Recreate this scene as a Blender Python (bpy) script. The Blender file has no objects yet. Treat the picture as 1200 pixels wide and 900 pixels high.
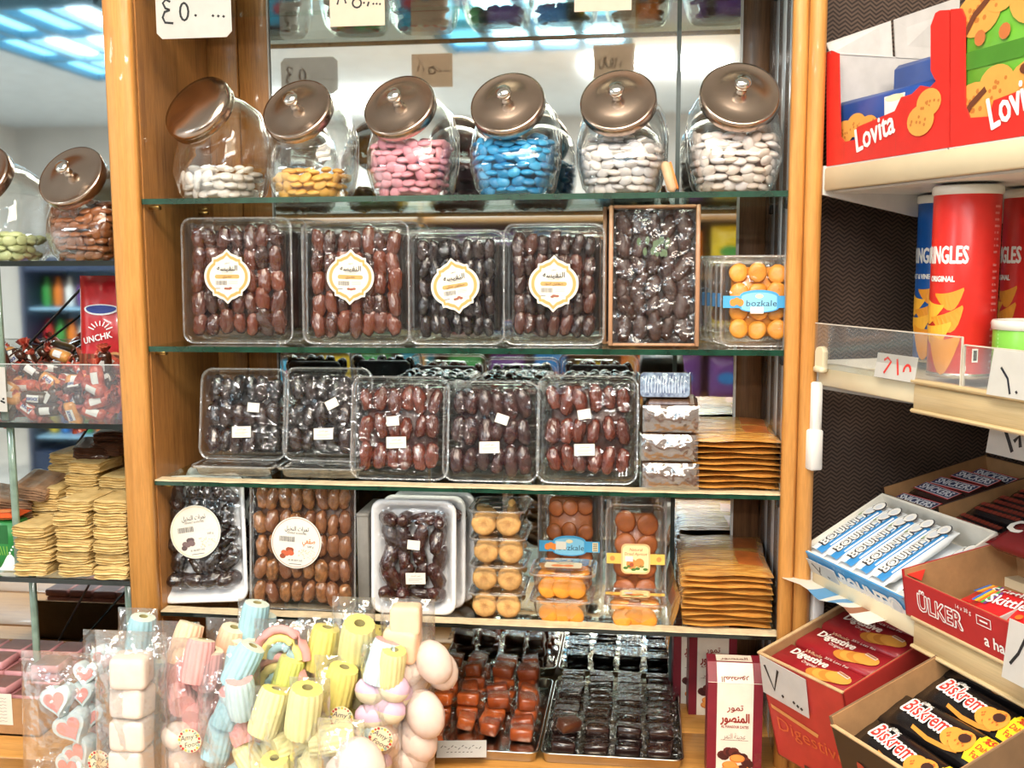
import bpy, math, random
from math import sin, cos, pi, radians as rad
from mathutils import Matrix, Vector
random.seed(7)
SC = bpy.context.scene
COL = SC.collection
# ---------------------------------------------------------------- camera, world, lights, exposure
YAW, PITCH, ROLL, FPX = 0.127178, 0.117767, -0.0046262, 1212.07
CAM = Vector((0.0, -1.45, 1.55))
FW = Vector((-sin(YAW)*cos(PITCH), cos(YAW)*cos(PITCH), -sin(PITCH)))
_r = Vector((cos(YAW), sin(YAW), 0.0)); _u = _r.cross(FW)
RT = cos(ROLL)*_r + sin(ROLL)*_u
UP = -sin(ROLL)*_r + cos(ROLL)*_u
cd = bpy.data.cameras.new('camera'); cam = bpy.data.objects.new('camera', cd); COL.objects.link(cam)
cd.sensor_width = 36.0; cd.lens = FPX/1200*36.0; cd.clip_start = 0.02; cd.clip_end = 60
cam.matrix_world = Matrix(((RT.x, UP.x, -FW.x, CAM.x), (RT.y, UP.y, -FW.y, CAM.y), (RT.z, UP.z, -FW.z, CAM.z), (0, 0, 0, 1)))
SC.camera = cam
vs = SC.view_settings
vs.view_transform = 'Standard'; vs.look = 'None'; vs.gamma = 1.0; vs.use_curve_mapping = False
vs.exposure = 0.38
w = bpy.data.worlds.new('world'); SC.world = w; w.use_nodes = True
w.node_tree.nodes['Background'].inputs[0].default_value = (0.75, 0.88, 1.0, 1)
w.node_tree.nodes['Background'].inputs[1].default_value = 0.6
SC.cycles.transparent_max_bounces = 40
SC.cycles.max_bounces = 10
SC.cycles.diffuse_bounces = 3
SC.cycles.glossy_bounces = 5
SC.cycles.caustics_reflective = False
SC.cycles.caustics_refractive = False
SC.cycles.sample_clamp_indirect = 6.0

def area(name, loc, target, sx, sy, power, col=(1, 1, 1)):
    l = bpy.data.lights.new(name, 'AREA'); l.shape = 'RECTANGLE'; l.size = sx; l.size_y = sy; l.energy = power; l.color = col
    o = bpy.data.objects.new(name, l); COL.objects.link(o); o.location = loc
    o.rotation_euler = (Vector(target)-Vector(loc)).to_track_quat('-Z', 'Y').to_euler()
    return o
CEIL = 2.85
area('added_shelf_light', (-0.25, -1.05, CEIL-0.04), (-0.25, -0.75, 0.6), 1.2, 0.5, 19, (1.0, 0.90, 0.76))  # added key light over the shelf fronts, outside the mirror's view
area('added_aisle_light', (0.3, -1.75, CEIL-0.04), (0.15, -0.1, 1.1), 2.0, 0.5, 46, (1.0, 0.92, 0.82))  # added front fill, set where the mirror does not show it

area('far_lamp_light', (0.05, -4.9, CEIL-0.04), (0.05, -4.9, 0), 0.9, 0.3, 110, (1.0, 0.95, 0.88))
area('corner_lamp_light', (-2.3, -6.0, CEIL-0.04), (-2.3, -6.0, 0), 1.2, 0.3, 120, (1.0, 0.95, 0.88))
area('added_side_light', (-4.4, -3.0, CEIL-0.04), (-4.4, -3.0, 0), 1.2, 0.6, 110, (0.9, 0.96, 1.0))  # added light without a fixture, brightens the side of the room
# ---------------------------------------------------------------- pixel helpers (1200x900 frame)
def ray(px, py):
    return RT*(px-600) + UP*(450-py) + FW*FPX
def at(px, py, Y):
    d = ray(px, py); return CAM + d*((Y-CAM.y)/d.y)
def atz(px, py, z):
    d = ray(px, py); return CAM + d*((z-CAM.z)/d.z)

# ---------------------------------------------------------------- mesh helpers
def rrect(w, h, r, n=4):
    p = []
    for cx, cy, a0 in ((w/2-r, h/2-r, 0), (-w/2+r, h/2-r, 90), (-w/2+r, -h/2+r, 180), (w/2-r, -h/2+r, 270)):
        for k in range(n+1):
            a = rad(a0+90*k/n); p.append((cx+r*cos(a), cy+r*sin(a)))
    return p
def circ(r, n=24, cx=0, cy=0, ry=None):
    ry = r if ry is None else ry
    return [(cx+r*cos(2*pi*k/n), cy+ry*sin(2*pi*k/n)) for k in range(n)]

class MB:
    def __init__(s): s.v = []; s.f = []; s.m = []; s.sm = []
    def add(s, vs, fs, mi=0, smooth=False, M=None):
        b = len(s.v)
        for p in vs:
            if M is not None: p = M @ Vector(p)
            s.v.append((p[0], p[1], p[2]))
        for f in fs:
            s.f.append(tuple(b+i for i in f)); s.m.append(mi); s.sm.append(smooth)
        return s
    def box(s, c, d, mi=0, M=None):
        x, y, z = c; a, b, e = d[0]/2, d[1]/2, d[2]/2
        vs = [(x+i*a, y+j*b, z+k*e) for k in (-1, 1) for j in (-1, 1) for i in (-1, 1)]
        return s.add(vs, [(0, 2, 3, 1), (4, 5, 7, 6), (0, 1, 5, 4), (2, 6, 7, 3), (0, 4, 6, 2), (1, 3, 7, 5)], mi, False, M)
    def cbox(s, c, d, b, mi=0, M=None, smooth=True):
        """box with chamfered edges"""
        x, y, z = c; h = (d[0]/2, d[1]/2, d[2]/2); b = min(b, min(h)*0.95)
        vs = []; idx = {}
        for sx in (-1, 1):
            for sy in (-1, 1):
                for sz in (-1, 1):
                    for ax in range(3):
                        q = [sx*(h[0]-b), sy*(h[1]-b), sz*(h[2]-b)]; q[ax] = (sx, sy, sz)[ax]*h[ax]
                        idx[(sx, sy, sz, ax)] = len(vs); vs.append((x+q[0], y+q[1], z+q[2]))
        fs = []
        for ax in range(3):
            o1, o2 = [(1, 2), (2, 0), (0, 1)][ax]
            for sg in (-1, 1):
                loop = []
                for a, bb in ((-1, -1), (1, -1), (1, 1), (-1, 1)):
                    k = [0, 0, 0]; k[ax] = sg; k[o1] = a; k[o2] = bb
                    loop.append(idx[(k[0], k[1], k[2], ax)])
                fs.append(tuple(loop if sg > 0 else loop[::-1]))
        for ax in range(3):           # edges parallel to ax
            o1, o2 = [(1, 2), (2, 0), (0, 1)][ax]
            for a in (-1, 1):
                for bb in (-1, 1):
                    def g(t, face):
                        k = [0, 0, 0]; k[ax] = t; k[o1] = a; k[o2] = bb
                        return idx[(k[0], k[1], k[2], face)]
                    q = (g(-1, o1), g(1, o1), g(1, o2), g(-1, o2))
                    fs.append(q if a*bb < 0 else q[::-1])
        for sx in (-1, 1):
            for sy in (-1, 1):
                for sz in (-1, 1):
                    t = tuple(idx[(sx, sy, sz, ax)] for ax in range(3))
                    fs.append(t if sx*sy*sz > 0 else t[::-1])
        return s.add(vs, fs, mi, smooth, M)
    def loft(s, rings, cap0=True, cap1=True, mi=0, smooth=True, M=None):
        n = len(rings[0]); vs = [p for r in rings for p in r]; fs = []
        for k in range(len(rings)-1):
            for i in range(n):
                j = (i+1) % n; fs.append((k*n+i, k*n+j, (k+1)*n+j, (k+1)*n+i))
        s.add(vs, fs, mi, smooth, M)
        if cap0: s.add(rings[0], [tuple(range(n))[::-1]], mi, False, M)
        if cap1: s.add(rings[-1], [tuple(range(n))], mi, False, M)
        return s
    def strip(s, rows, mi=0, smooth=True, M=None):
        n = len(rows[0]); vs = [p for r in rows for p in r]
        fs = [(k*n+i, k*n+i+1, (k+1)*n+i+1, (k+1)*n+i) for k in range(len(rows)-1) for i in range(n-1)]
        return s.add(vs, fs, mi, smooth, M)
    def lathe(s, prof, n=24, mi=0, smooth=True, M=None):
        rings = [[(r*cos(2*pi*k/n), r*sin(2*pi*k/n), z) for k in range(n)] for r, z in prof]
        return s.loft(rings, prof[0][0] > 1e-4, prof[-1][0] > 1e-4, mi, smooth, M)
    def ell(s, rx, ry, rz, nu=12, nv=7, fn=None, mi=0, M=None):
        rings = []
        for k in range(nv+1):
            t = -pi/2 + pi*k/nv
            t = max(-pi/2+0.03, min(pi/2-0.03, t))
            rg = []
            for i in range(nu):
                a = 2*pi*i/nu
                p = (rx*cos(t)*cos(a), ry*cos(t)*sin(a), rz*sin(t))
                if fn: p = fn(p, t, a)
                rg.append(p)
            rings.append(rg)
        return s.loft(rings, True, True, mi, True, M)
    def tube(s, pts, r, n=8, mi=0):
        rings = []
        pts = [Vector(p) for p in pts]
        for i, p in enumerate(pts):
            d = (pts[min(i+1, len(pts)-1)]-pts[max(i-1, 0)]).normalized()
            a = d.orthogonal().normalized(); b = d.cross(a)
            rings.append([tuple(p+a*(r*cos(2*pi*k/n))+b*(r*sin(2*pi*k/n))) for k in range(n)])
        return s.loft(rings, True, True, mi, True)
    # --- flat print: drawn in x right, y up, z out
    def poly(s, pts, z=0.0, mi=0):
        a = sum(p[0]*q[1]-q[0]*p[1] for p, q in zip(pts, pts[1:]+pts[:1]))
        if a < 0: pts = pts[::-1]
        return s.add([(x, y, z) for x, y in pts], [tuple(range(len(pts)))], mi)
    def fan(s, pts, z=0.0, mi=0):
        cx = sum(p[0] for p in pts)/len(pts); cy = sum(p[1] for p in pts)/len(pts); n = len(pts)
        return s.add([(x, y, z) for x, y in pts]+[(cx, cy, z)], [(i, (i+1) % n, n) for i in range(n)], mi)
    def rect(s, x0, y0, x1, y1, z=0.0, mi=0): return s.poly([(x0, y0), (x1, y0), (x1, y1), (x0, y1)], z, mi)
    def ring(s, outer, inner, z=0.0, mi=0):
        n = len(outer)
        return s.add([(x, y, z) for x, y in outer+inner], [(i, (i+1) % n, n+(i+1) % n, n+i) for i in range(n)], mi)
    def stroke(s, pts, w, z=0.0, mi=0, taper=0):
        L = []; n = len(pts)
        for i, p in enumerate(pts):
            a = pts[max(i-1, 0)]; b = pts[min(i+1, n-1)]
            dx, dy = b[0]-a[0], b[1]-a[1]; l = math.hypot(dx, dy) or 1
            h = w/2*(1-taper*i/max(n-1, 1))
            L.append(((p[0]-dy/l*h, p[1]+dx/l*h, z), (p[0]+dy/l*h, p[1]-dx/l*h, z)))
        vs = [q for ab in L for q in ab]
        return s.add(vs, [(2*i+1, 2*i+3, 2*i+2, 2*i) for i in range(n-1)], mi)
    def text(s, body, x, y, h, z=0.0, mi=0, bold=0.0, width=None, rot=0.0, shear=0.0, align='C'):
        vs, fs, bw = text_mesh(body, 0.0)
        k = h/0.7; kx = k if width is None else width/bw
        ox = {'C': -bw/2, 'L': 0, 'R': -bw}[align]
        c, sn = cos(rot), sin(rot)
        n = 0 if bold == 0 else 4 if bold <= .03 else 8
        for q in range(max(n, 1)):      # bold: the same flat letters again, shifted by a hair
            bx, by = (bold*.9*k*cos(2*pi*q/n+.4), bold*.9*k*sin(2*pi*q/n+.4)) if n else (0, 0); out = []
            for px, py in vs:
                px = (px+ox)*kx + shear*py*k + bx; py = py*k + by
                out.append((x+px*c-py*sn, y+px*sn+py*c, z))
            s.add([(a, b, c_+.00003*q) for a, b, c_ in out], fs, mi)
        return s
    def map(s, fn): s.v = [fn(p) for p in s.v]; return s
    def mesh(s, name, mats):
        m = bpy.data.meshes.new(name); m.from_pydata(s.v, [], s.f)
        for t in (mats if isinstance(mats, (list, tuple)) else [mats]): m.materials.append(t)
        m.polygons.foreach_set('material_index', s.m); m.polygons.foreach_set('use_smooth', s.sm); m.update()
        return m

_tx = {}
_AR = {  # letter: (isolated, final, initial, medial)
 'ا': (0xFE8D, 0xFE8E, 0, 0), 'ل': (0xFEDD, 0xFEDE, 0xFEDF, 0xFEE0), 'م': (0xFEE1, 0xFEE2, 0xFEE3, 0xFEE4), 'ن': (0xFEE5, 0xFEE6, 0xFEE7, 0xFEE8),
 'ص': (0xFEB9, 0xFEBA, 0xFEBB, 0xFEBC), 'و': (0xFEED, 0xFEEE, 0, 0), 'ر': (0xFEAD, 0xFEAE, 0, 0), 'ت': (0xFE95, 0xFE96, 0xFE97, 0xFE98),
 'ع': (0xFEC9, 0xFECA, 0xFECB, 0xFECC), 'ج': (0xFE9D, 0xFE9E, 0xFE9F, 0xFEA0), 'ي': (0xFEF1, 0xFEF2, 0xFEF3, 0xFEF4), 'ة': (0xFE93, 0xFE94, 0, 0),
 'ف': (0xFED1, 0xFED2, 0xFED3, 0xFED4), 'س': (0xFEB1, 0xFEB2, 0xFEB3, 0xFEB4), 'ه': (0xFEE9, 0xFEEA, 0xFEEB, 0xFEEC), 'خ': (0xFEA5, 0xFEA6, 0xFEA7, 0xFEA8),
 'ض': (0xFEBD, 0xFEBE, 0xFEBF, 0xFEC0), 'د': (0xFEA9, 0xFEAA, 0, 0), 'ق': (0xFED5, 0xFED6, 0xFED7, 0xFED8), 'ك': (0xFED9, 0xFEDA, 0xFEDB, 0xFEDC), 'ز': (0xFEAF, 0xFEB0, 0, 0), 'ب': (0xFE8F, 0xFE90, 0xFE91, 0xFE92)}
def arabic(sx):
    out = []
    for i, ch in enumerate(sx):
        if ch not in _AR: out.append(ch); continue
        prev = i > 0 and sx[i-1] in _AR and _AR[sx[i-1]][2] != 0
        nxt = i+1 < len(sx) and sx[i+1] in _AR and _AR[ch][2] != 0
        iso, fin, ini, med = _AR[ch]
        out.append(chr(med if prev and nxt else fin if prev else ini if nxt else iso))
    return ''.join(out[::-1])
def text_mesh(body, bold):
    key = (body, bold)
    if key not in _tx:
        c = bpy.data.curves.new('text', 'FONT'); c.body = arabic(body) if any(ch in _AR for ch in body) else body
        c.resolution_u = 2
        o = bpy.data.objects.new('text', c); COL.objects.link(o)
        m = bpy.data.meshes.new_from_object(o.evaluated_get(bpy.context.evaluated_depsgraph_get()))
        vs = [(p.co.x, p.co.y) for p in m.vertices]; fs = [tuple(p.vertices) for p in m.polygons]
        x0 = min(p[0] for p in vs); x1 = max(p[0] for p in vs)
        _tx[key] = ([(a-x0, b) for a, b in vs], fs, x1-x0)
        bpy.data.objects.remove(o); bpy.data.curves.remove(c); bpy.data.meshes.remove(m)
    return _tx[key]

# ---------------------------------------------------------------- objects
def tag(o, label=None, cat=None, group=None, kind=None):
    if label: o['label'] = label
    if cat: o['category'] = cat
    if group: o['group'] = group
    if kind: o['kind'] = kind
    return o
def obj(name, mesh, parent=None, loc=(0, 0, 0), rot=(0, 0, 0), M=None):
    o = bpy.data.objects.new(name, mesh); COL.objects.link(o)
    if parent is not None: o.parent = parent
    if M is not None: o.matrix_basis = M
    else: o.location = loc; o.rotation_euler = rot
    return o
def thing(name, label, cat, loc=(0, 0, 0), rot=(0, 0, 0), group=None, M=None):
    return tag(obj(name, None, None, loc, rot, M), label, cat, group)
def copy_tree(o, label=None, loc=None, rot=None, parent=None, M=None):
    c = o.copy(); COL.objects.link(c)
    if parent is not None: c.parent = parent; c.matrix_parent_inverse = o.matrix_parent_inverse
    if label: c['label'] = label
    if M is not None: c.matrix_basis = M
    else:
        if loc is not None: c.location = loc
        if rot is not None: c.rotation_euler = rot
    for ch in o.children: copy_tree(ch, parent=c)
    return c
FRONT = (pi/2, 0, 0)      # turns flat print (x right, y up, z out) to face -Y
def look(x, y, z, ax, ay, az=None):
    """matrix from origin and axes"""
    ax = Vector(ax).normalized(); ay = Vector(ay).normalized(); az = ax.cross(ay) if az is None else Vector(az).normalized()
    return Matrix(((ax.x, ay.x, az.x, x), (ax.y, ay.y, az.y, y), (ax.z, ay.z, az.z, z), (0, 0, 0, 1)))

# ---------------------------------------------------------------- materials
def lin(c):
    return tuple((v/255/12.92 if v/255 <= 0.04045 else ((v/255+0.055)/1.055)**2.4) for v in c) + (1,)
def nt(name):
    m = bpy.data.materials.new(name); m.use_nodes = True
    return m, m.node_tree.nodes, m.node_tree.links
def mixc(N, L, kind, fac, a, b):
    n = N.new('ShaderNodeMix'); n.data_type = 'RGBA'; n.blend_type = kind
    for sock, val in ((n.inputs[0], fac), (n.inputs[6], a), (n.inputs[7], b)):
        if hasattr(val, 'is_output') or isinstance(val, bpy.types.NodeSocket): L.new(val, sock)
        else: sock.default_value = val
    return n.outputs[2]
def noise(N, L, scale, detail=3, stretch=None, coord='Object', rough=0.55):
    tc = N.new('ShaderNodeTexCoord'); n = N.new('ShaderNodeTexNoise'); n.inputs['Scale'].default_value = scale; n.inputs['Detail'].default_value = detail; n.inputs['Roughness'].default_value = rough
    if stretch:
        mp = N.new('ShaderNodeMapping'); mp.inputs['Scale'].default_value = stretch
        L.new(tc.outputs[coord], mp.inputs[0]); L.new(mp.outputs[0], n.inputs['Vector'])
    else: L.new(tc.outputs[coord], n.inputs['Vector'])
    return n.outputs['Fac']
def ramp(N, L, fac, stops):
    r = N.new('ShaderNodeValToRGB'); L.new(fac, r.inputs[0])
    while len(r.color_ramp.elements) < len(stops): r.color_ramp.elements.new(0.5)
    for e, (p, c) in zip(r.color_ramp.elements, stops): e.position = p; e.color = c
    return r.outputs[0]
def mat(name, col, rough=0.5, metal=0.0, var=0.12, scale=40, bump=0.0, bscale=200, rnd=0.0, coat=0.0, spec=0.5, col2=None, stretch=None, sss=0.0, trans=0.0, bstretch=None, alt=None):
    m, N, L = nt(name); b = N['Principled BSDF']
    c = lin(col)
    dark = tuple(v*(1-var) for v in c[:3])+(1,); lite = lin(col2) if col2 else tuple(min(v*(1+var), 1) for v in c[:3])+(1,)
    out = ramp(N, L, noise(N, L, scale, 3, stretch), [(0.35, dark), (0.68, lite)])
    if alt:
        oi = N.new('ShaderNodeObjectInfo'); out = mixc(N, L, 'MIX', oi.outputs['Random'], out, lin(alt))
    if rnd:
        oi = N.new('ShaderNodeObjectInfo'); mr = N.new('ShaderNodeMapRange'); mr.inputs[3].default_value = 1-rnd; mr.inputs[4].default_value = 1+rnd
        L.new(oi.outputs['Random'], mr.inputs[0]); h = N.new('ShaderNodeHueSaturation'); L.new(mr.outputs[0], h.inputs['Value']); L.new(out, h.inputs['Color']); out = h.outputs[0]
    L.new(out, b.inputs['Base Color'])
    b.inputs['Roughness'].default_value = rough; b.inputs['Metallic'].default_value = metal; b.inputs['Specular IOR Level'].default_value = spec
    b.inputs['Coat Weight'].default_value = coat; b.inputs['Coat Roughness'].default_value = 0.08
    if sss: b.inputs['Subsurface Weight'].default_value = sss; b.inputs['Subsurface Radius'].default_value = (0.01, 0.005, 0.003)
    if trans: b.inputs['Transmission Weight'].default_value = trans
    if bump:
        bp = N.new('ShaderNodeBump'); bp.inputs['Strength'].default_value = bump; bp.inputs['Distance'].default_value = 0.002
        L.new(noise(N, L, bscale, 2, bstretch), bp.inputs['Height']); L.new(bp.outputs[0], b.inputs['Normal']); L.new(bp.outputs[0], b.inputs['Coat Normal'])
    return m
def film(name, base=0.05, edge=0.75, power=3.0, tint=(1, 1, 1), rough=0.05, bump=0.0, bscale=60, body=0.0, bodycol=(0.85, 0.9, 0.95), bstretch=None):
    """thin clear sheet: light passes straight, gloss grows towards grazing angles"""
    m, N, L = nt(name); N.remove(N['Principled BSDF'])
    t = N.new('ShaderNodeBsdfTransparent'); t.inputs[0].default_value = tint+(1,)
    g = N.new('ShaderNodeBsdfGlossy'); g.inputs['Roughness'].default_value = rough; g.inputs[0].default_value = (1, 1, 1, 1)
    lw = N.new('ShaderNodeLayerWeight'); lw.inputs[0].default_value = 0.5
    p = N.new('ShaderNodeMath'); p.operation = 'POWER'; p.inputs[1].default_value = power; L.new(lw.outputs['Facing'], p.inputs[0])
    a = N.new('ShaderNodeMapRange'); a.inputs[3].default_value = base; a.inputs[4].default_value = edge; L.new(p.outputs[0], a.inputs[0])
    mx = N.new('ShaderNodeMixShader'); L.new(a.outputs[0], mx.inputs[0]); L.new(t.outputs[0], mx.inputs[1]); L.new(g.outputs[0], mx.inputs[2])
    out = mx.outputs[0]
    if body:
        d = N.new('ShaderNodeBsdfDiffuse'); d.inputs[0].default_value = bodycol+(1,)
        m2 = N.new('ShaderNodeMixShader'); m2.inputs[0].default_value = body; L.new(out, m2.inputs[1]); L.new(d.outputs[0], m2.inputs[2]); out = m2.outputs[0]
    if bump:
        bp = N.new('ShaderNodeBump'); bp.inputs['Strength'].default_value = bump; bp.inputs['Distance'].default_value = 0.01
        L.new(noise(N, L, bscale, 2, bstretch), bp.inputs['Height']); L.new(bp.outputs[0], g.inputs['Normal'])
    L.new(out, N['Material Output'].inputs[0])
    return m
def wood(name, a, b, rough=0.45, stretch=(16, 16, 1.0), scale=5, coat=0.15, fine=0.25):
    m, N, L = nt(name); p = N['Principled BSDF']
    c = ramp(N, L, noise(N, L, scale, 5, stretch, rough=0.6), [(0.3, lin(a)), (0.52, lin(b)), (0.72, tuple((x+y)/2 for x, y in zip(lin(a), lin(b))))])
    f = ramp(N, L, noise(N, L, scale*14, 3, (stretch[0]*0.5, stretch[1]*0.5, stretch[2]*0.5)), [(0.3, (1-fine, 1-fine, 1-fine, 1)), (0.6, (1, 1, 1, 1))])
    L.new(mixc(N, L, 'MULTIPLY', 1.0, c, f), p.inputs['Base Color'])
    p.inputs['Roughness'].default_value = rough; p.inputs['Coat Weight'].default_value = coat
    return m
def emit(name, col, strength):
    m, N, L = nt(name); N.remove(N['Principled BSDF']); e = N.new('ShaderNodeEmission'); e.inputs[0].default_value = col+(1,); e.inputs[1].default_value = strength
    L.new(e.outputs[0], N['Material Output'].inputs[0]); return m
_ink = {}
def ink(r, g, b, rough=0.45):
    k = (r, g, b, rough)
    if k not in _ink: _ink[k] = mat('print_%d_%d_%d' % (r, g, b), (r, g, b), rough, var=0.05)
    return _ink[k]
CLEAR = film('clear_plastic', 0.018, 0.85, 1.7, rough=0.05, bump=0.45, bscale=26, body=0.006)
CRINKLE = film('crinkled_film', 0.055, 0.65, 2.0, rough=0.10, bump=0.7, bscale=45)
BAGFILM = film('bag_film', 0.12, 0.85, 1.6, rough=0.09, bump=0.9, bscale=34, body=0.05, bodycol=(0.95, 0.92, 0.9))
RIMC = film('clear_rim', 0.12, 0.85, 1.4, rough=0.06, bump=0.3, bscale=30, body=0.13, bodycol=(0.82, 0.86, 0.88))
JARGLASS = film('jar_glass', 0.03, 0.85, 1.9, tint=(0.982, 0.99, 0.987), rough=0.03)
ACRYLIC = film('acrylic_sheet', 0.07, 0.8, 3.0, tint=(0.95, 0.96, 0.95), rough=0.08, body=0.05)
# ---------------------------------------------------------------- shared materials
W_POST = wood('honey_pine', (192, 128, 58), (212, 150, 78), fine=0.16)
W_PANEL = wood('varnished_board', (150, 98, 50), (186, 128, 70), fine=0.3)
W_DARK = wood('dark_brown_board', (96, 64, 42), (128, 90, 60), fine=0.3)  # boards in their own dark brown
W_SHEEN = wood('painted_sheen_plank', (168, 172, 176), (198, 202, 206), rough=0.22, coat=0.6)  # window reflection on brown glossy planks, painted in as pale grey
W_DECK = wood('deck_pine', (190, 128, 58), (216, 154, 78), stretch=(1.0, 16, 16), fine=0.2)
W_RAIL = wood('oak_print_profile', (205, 178, 128), (226, 202, 156), stretch=(0.6, 0.6, 22), fine=0.12)
def mirror_mat():
    m, N, L = nt('mirror_glass'); b = N['Principled BSDF']
    L.new(ramp(N, L, noise(N, L, 3, 2), [(0.3, (0.72, 0.80, 0.82, 1)), (0.7, (0.80, 0.87, 0.88, 1))]), b.inputs['Base Color'])
    b.inputs['Metallic'].default_value = 1.0; b.inputs['Roughness'].default_value = 0.035
    return m
MIRROR = mirror_mat()
SHELFGLASS = film('shelf_glass', 0.05, 0.55, 3.2, tint=(0.90, 0.97, 0.945), rough=0.03)
GLASSEDGE = mat('green_glass_edge', (24, 62, 48), 0.12, var=0.35, scale=30, spec=0.8, stretch=(1, 1, 1))
GLASSDARK = mat('dark_glass_edge', (26, 32, 28), 0.15, var=0.35, scale=30, spec=0.8)
CREAMSTRIP = mat('cream_edge_strip', (222, 202, 166), 0.6, var=0.14, scale=60, bump=0.3, bscale=150)
BLACK = mat('black_fitting', (22, 20, 20), 0.4)
STEEL = mat('brushed_steel', (190, 182, 172), 0.22, metal=1.0, var=0.08, scale=15, bump=0.03, bscale=300)
LIDSTEEL = mat('warm_steel_lid', (186, 165, 150), 0.20, metal=1.0, var=0.07, scale=20)
CHROME = mat('chrome_knob', (225, 220, 214), 0.08, metal=1.0, var=0.03)
BRASS = mat('brass_pin', (176, 140, 84), 0.3, metal=1.0)
CREAMMETAL = mat('cream_enamel', (222, 208, 176), 0.42, var=0.05, scale=12)
WHITEMETAL = mat('white_enamel', (228, 226, 222), 0.4, var=0.04)
KRAFT = mat('kraft_card', (168, 126, 84), 0.8, var=0.1, scale=50, bump=0.1, bscale=120)
KRAFTLIGHT = mat('light_kraft_edge', (198, 164, 120), 0.85, var=0.12, scale=90)
GREYBOARD = mat('grey_board', (196, 192, 190), 0.8, var=0.05)
WHITECARD = mat('white_card', (228, 226, 222), 0.7, var=0.03)
PAPER = mat('paper_label', (226, 220, 208), 0.65, var=0.03)
DX = at(140, 450, 0).x, at(171.5, 450, 0).x          # left divider
RX = at(918.5, 450, 0).x, at(957, 450, 0).x          # right post
DEPTH = 0.26
zs = lambda px, py: at(px, py, 0.012).z
S1, S2, S3, S4 = zs(545, 228.3), zs(545, 408), zs(545, 570.5), zs(625, 732.5)     # tops of the glass shelves
S0 = 1.55+0.414
L1, L2, L3 = zs(65, 305.5), zs(65, 496), zs(75, 678)
DECK = 0.825
# ---------------------------------------------------------------- the room
def struct(name, mb, m):
    return tag(obj(name, mb.mesh(name, m)), kind='structure')
FLOORM = mat('stone_floor', (188, 180, 170), 0.35, var=0.15, scale=6)
WALLM = mat('shop_wall', (222, 220, 216), 0.8, var=0.04, scale=4)
CEILM = mat('ceiling_tile', (214, 224, 230), 0.75, var=0.06, scale=8, bump=0.6, bscale=9, bstretch=(1, 3, 1))
struct('floor', MB().box((-1.3, -3.4, -0.05), (9.6, 8.4, 0.1)), FLOORM)
struct('ceiling', MB().box((-1.3, -3.4, CEIL+0.05), (9.6, 8.4, 0.1)), CEILM)
struct('wall_back', MB().box((-1.3, 0.65, 1.425), (9.6, 0.1, 2.85)), WALLM)
struct('wall_left', MB().box((-6.05, -3.4, 1.425), (0.1, 8.2, 2.85)), WALLM)
struct('wall_right', MB().box((3.45, -3.4, 1.425), (0.1, 8.2, 2.85)), WALLM)
struct('wall_front', MB().box((-1.3, -7.55, 1.425), (9.6, 0.1, 2.85)), WALLM)
# skylight seen in the mirror
SKY = emit('daylight_pane', (0.66, 0.88, 1.0), 10.0)
SKYC = emit('tinted_daylight_pane', (0.25, 0.70, 0.95), 3.0)
FRAMEM = mat('window_frame_paint', (86, 128, 150), 0.5)
for wi, (wx, wy) in enumerate(((-0.63, -3.35), (-3.2, -3.9))):
  wn = tag(obj('window_%d' % (wi+1), None, loc=(wx, wy, CEIL-0.01)), kind='structure')
  fb = MB()
  for k in range(5): fb.box((-.52+.26*k, 0, -0.02), (0.05, 2.0, 0.06))
  for k in range(4): fb.box((0, -0.97+0.6467*k, -0.018), (1.09, 0.06, 0.055))
  obj('window_frame', fb.mesh('window_frame', FRAMEM), wn)
  pm = MB().box((0, 0, 0), (0.21, 0.587, 0.008)).mesh('pane', SKY); pc = MB().box((0, 0, 0), (0.21, 0.587, 0.008)).mesh('pane', SKYC)
  for i in range(4):
    for j in range(3): obj('pane', pc if (i, j) in ((0, 0), (0, 1), (0, 2), (2, 2), (3, 1), (1, 2)) else pm, wn, (-.39+.26*i, -0.647+0.647*j, -0.004))
# ceiling lamps; the first two are added panels for the unseen key lights
LAMPON = emit('lamp_diffuser', (1.0, 0.86, 0.62), 7.0)
for i, (x, y, sx, sy, lab) in enumerate([(-0.25, -1.05, 1.25, 0.2, 'added flat warm lamp right above the shelf fronts, out of view'), (0.3, -1.75, 2.0, 0.5, 'added flat warm lamp in the aisle before the skylight, out of view'),
                                         (0.05, -4.9, 0.9, 0.2, 'flat warm ceiling lamp behind the skylight towards the opposite shelves'), (-2.3, -6.6, 1.2, 0.2, 'flat warm ceiling lamp in the far corner of the shop')]):
    t = thing('ceiling_lamp', lab, 'lamp', (x, y, CEIL), group='ceiling lamps')
    obj('lamp_housing', MB().box((0, 0, -0.006), (sx+0.06, sy+0.05, 0.012)).mesh('lamp_housing', WHITEMETAL), t)
    obj('diffuser', MB().box((0, 0, -0.016), (sx, sy, 0.008)).mesh('diffuser', LAMPON), t)
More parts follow.
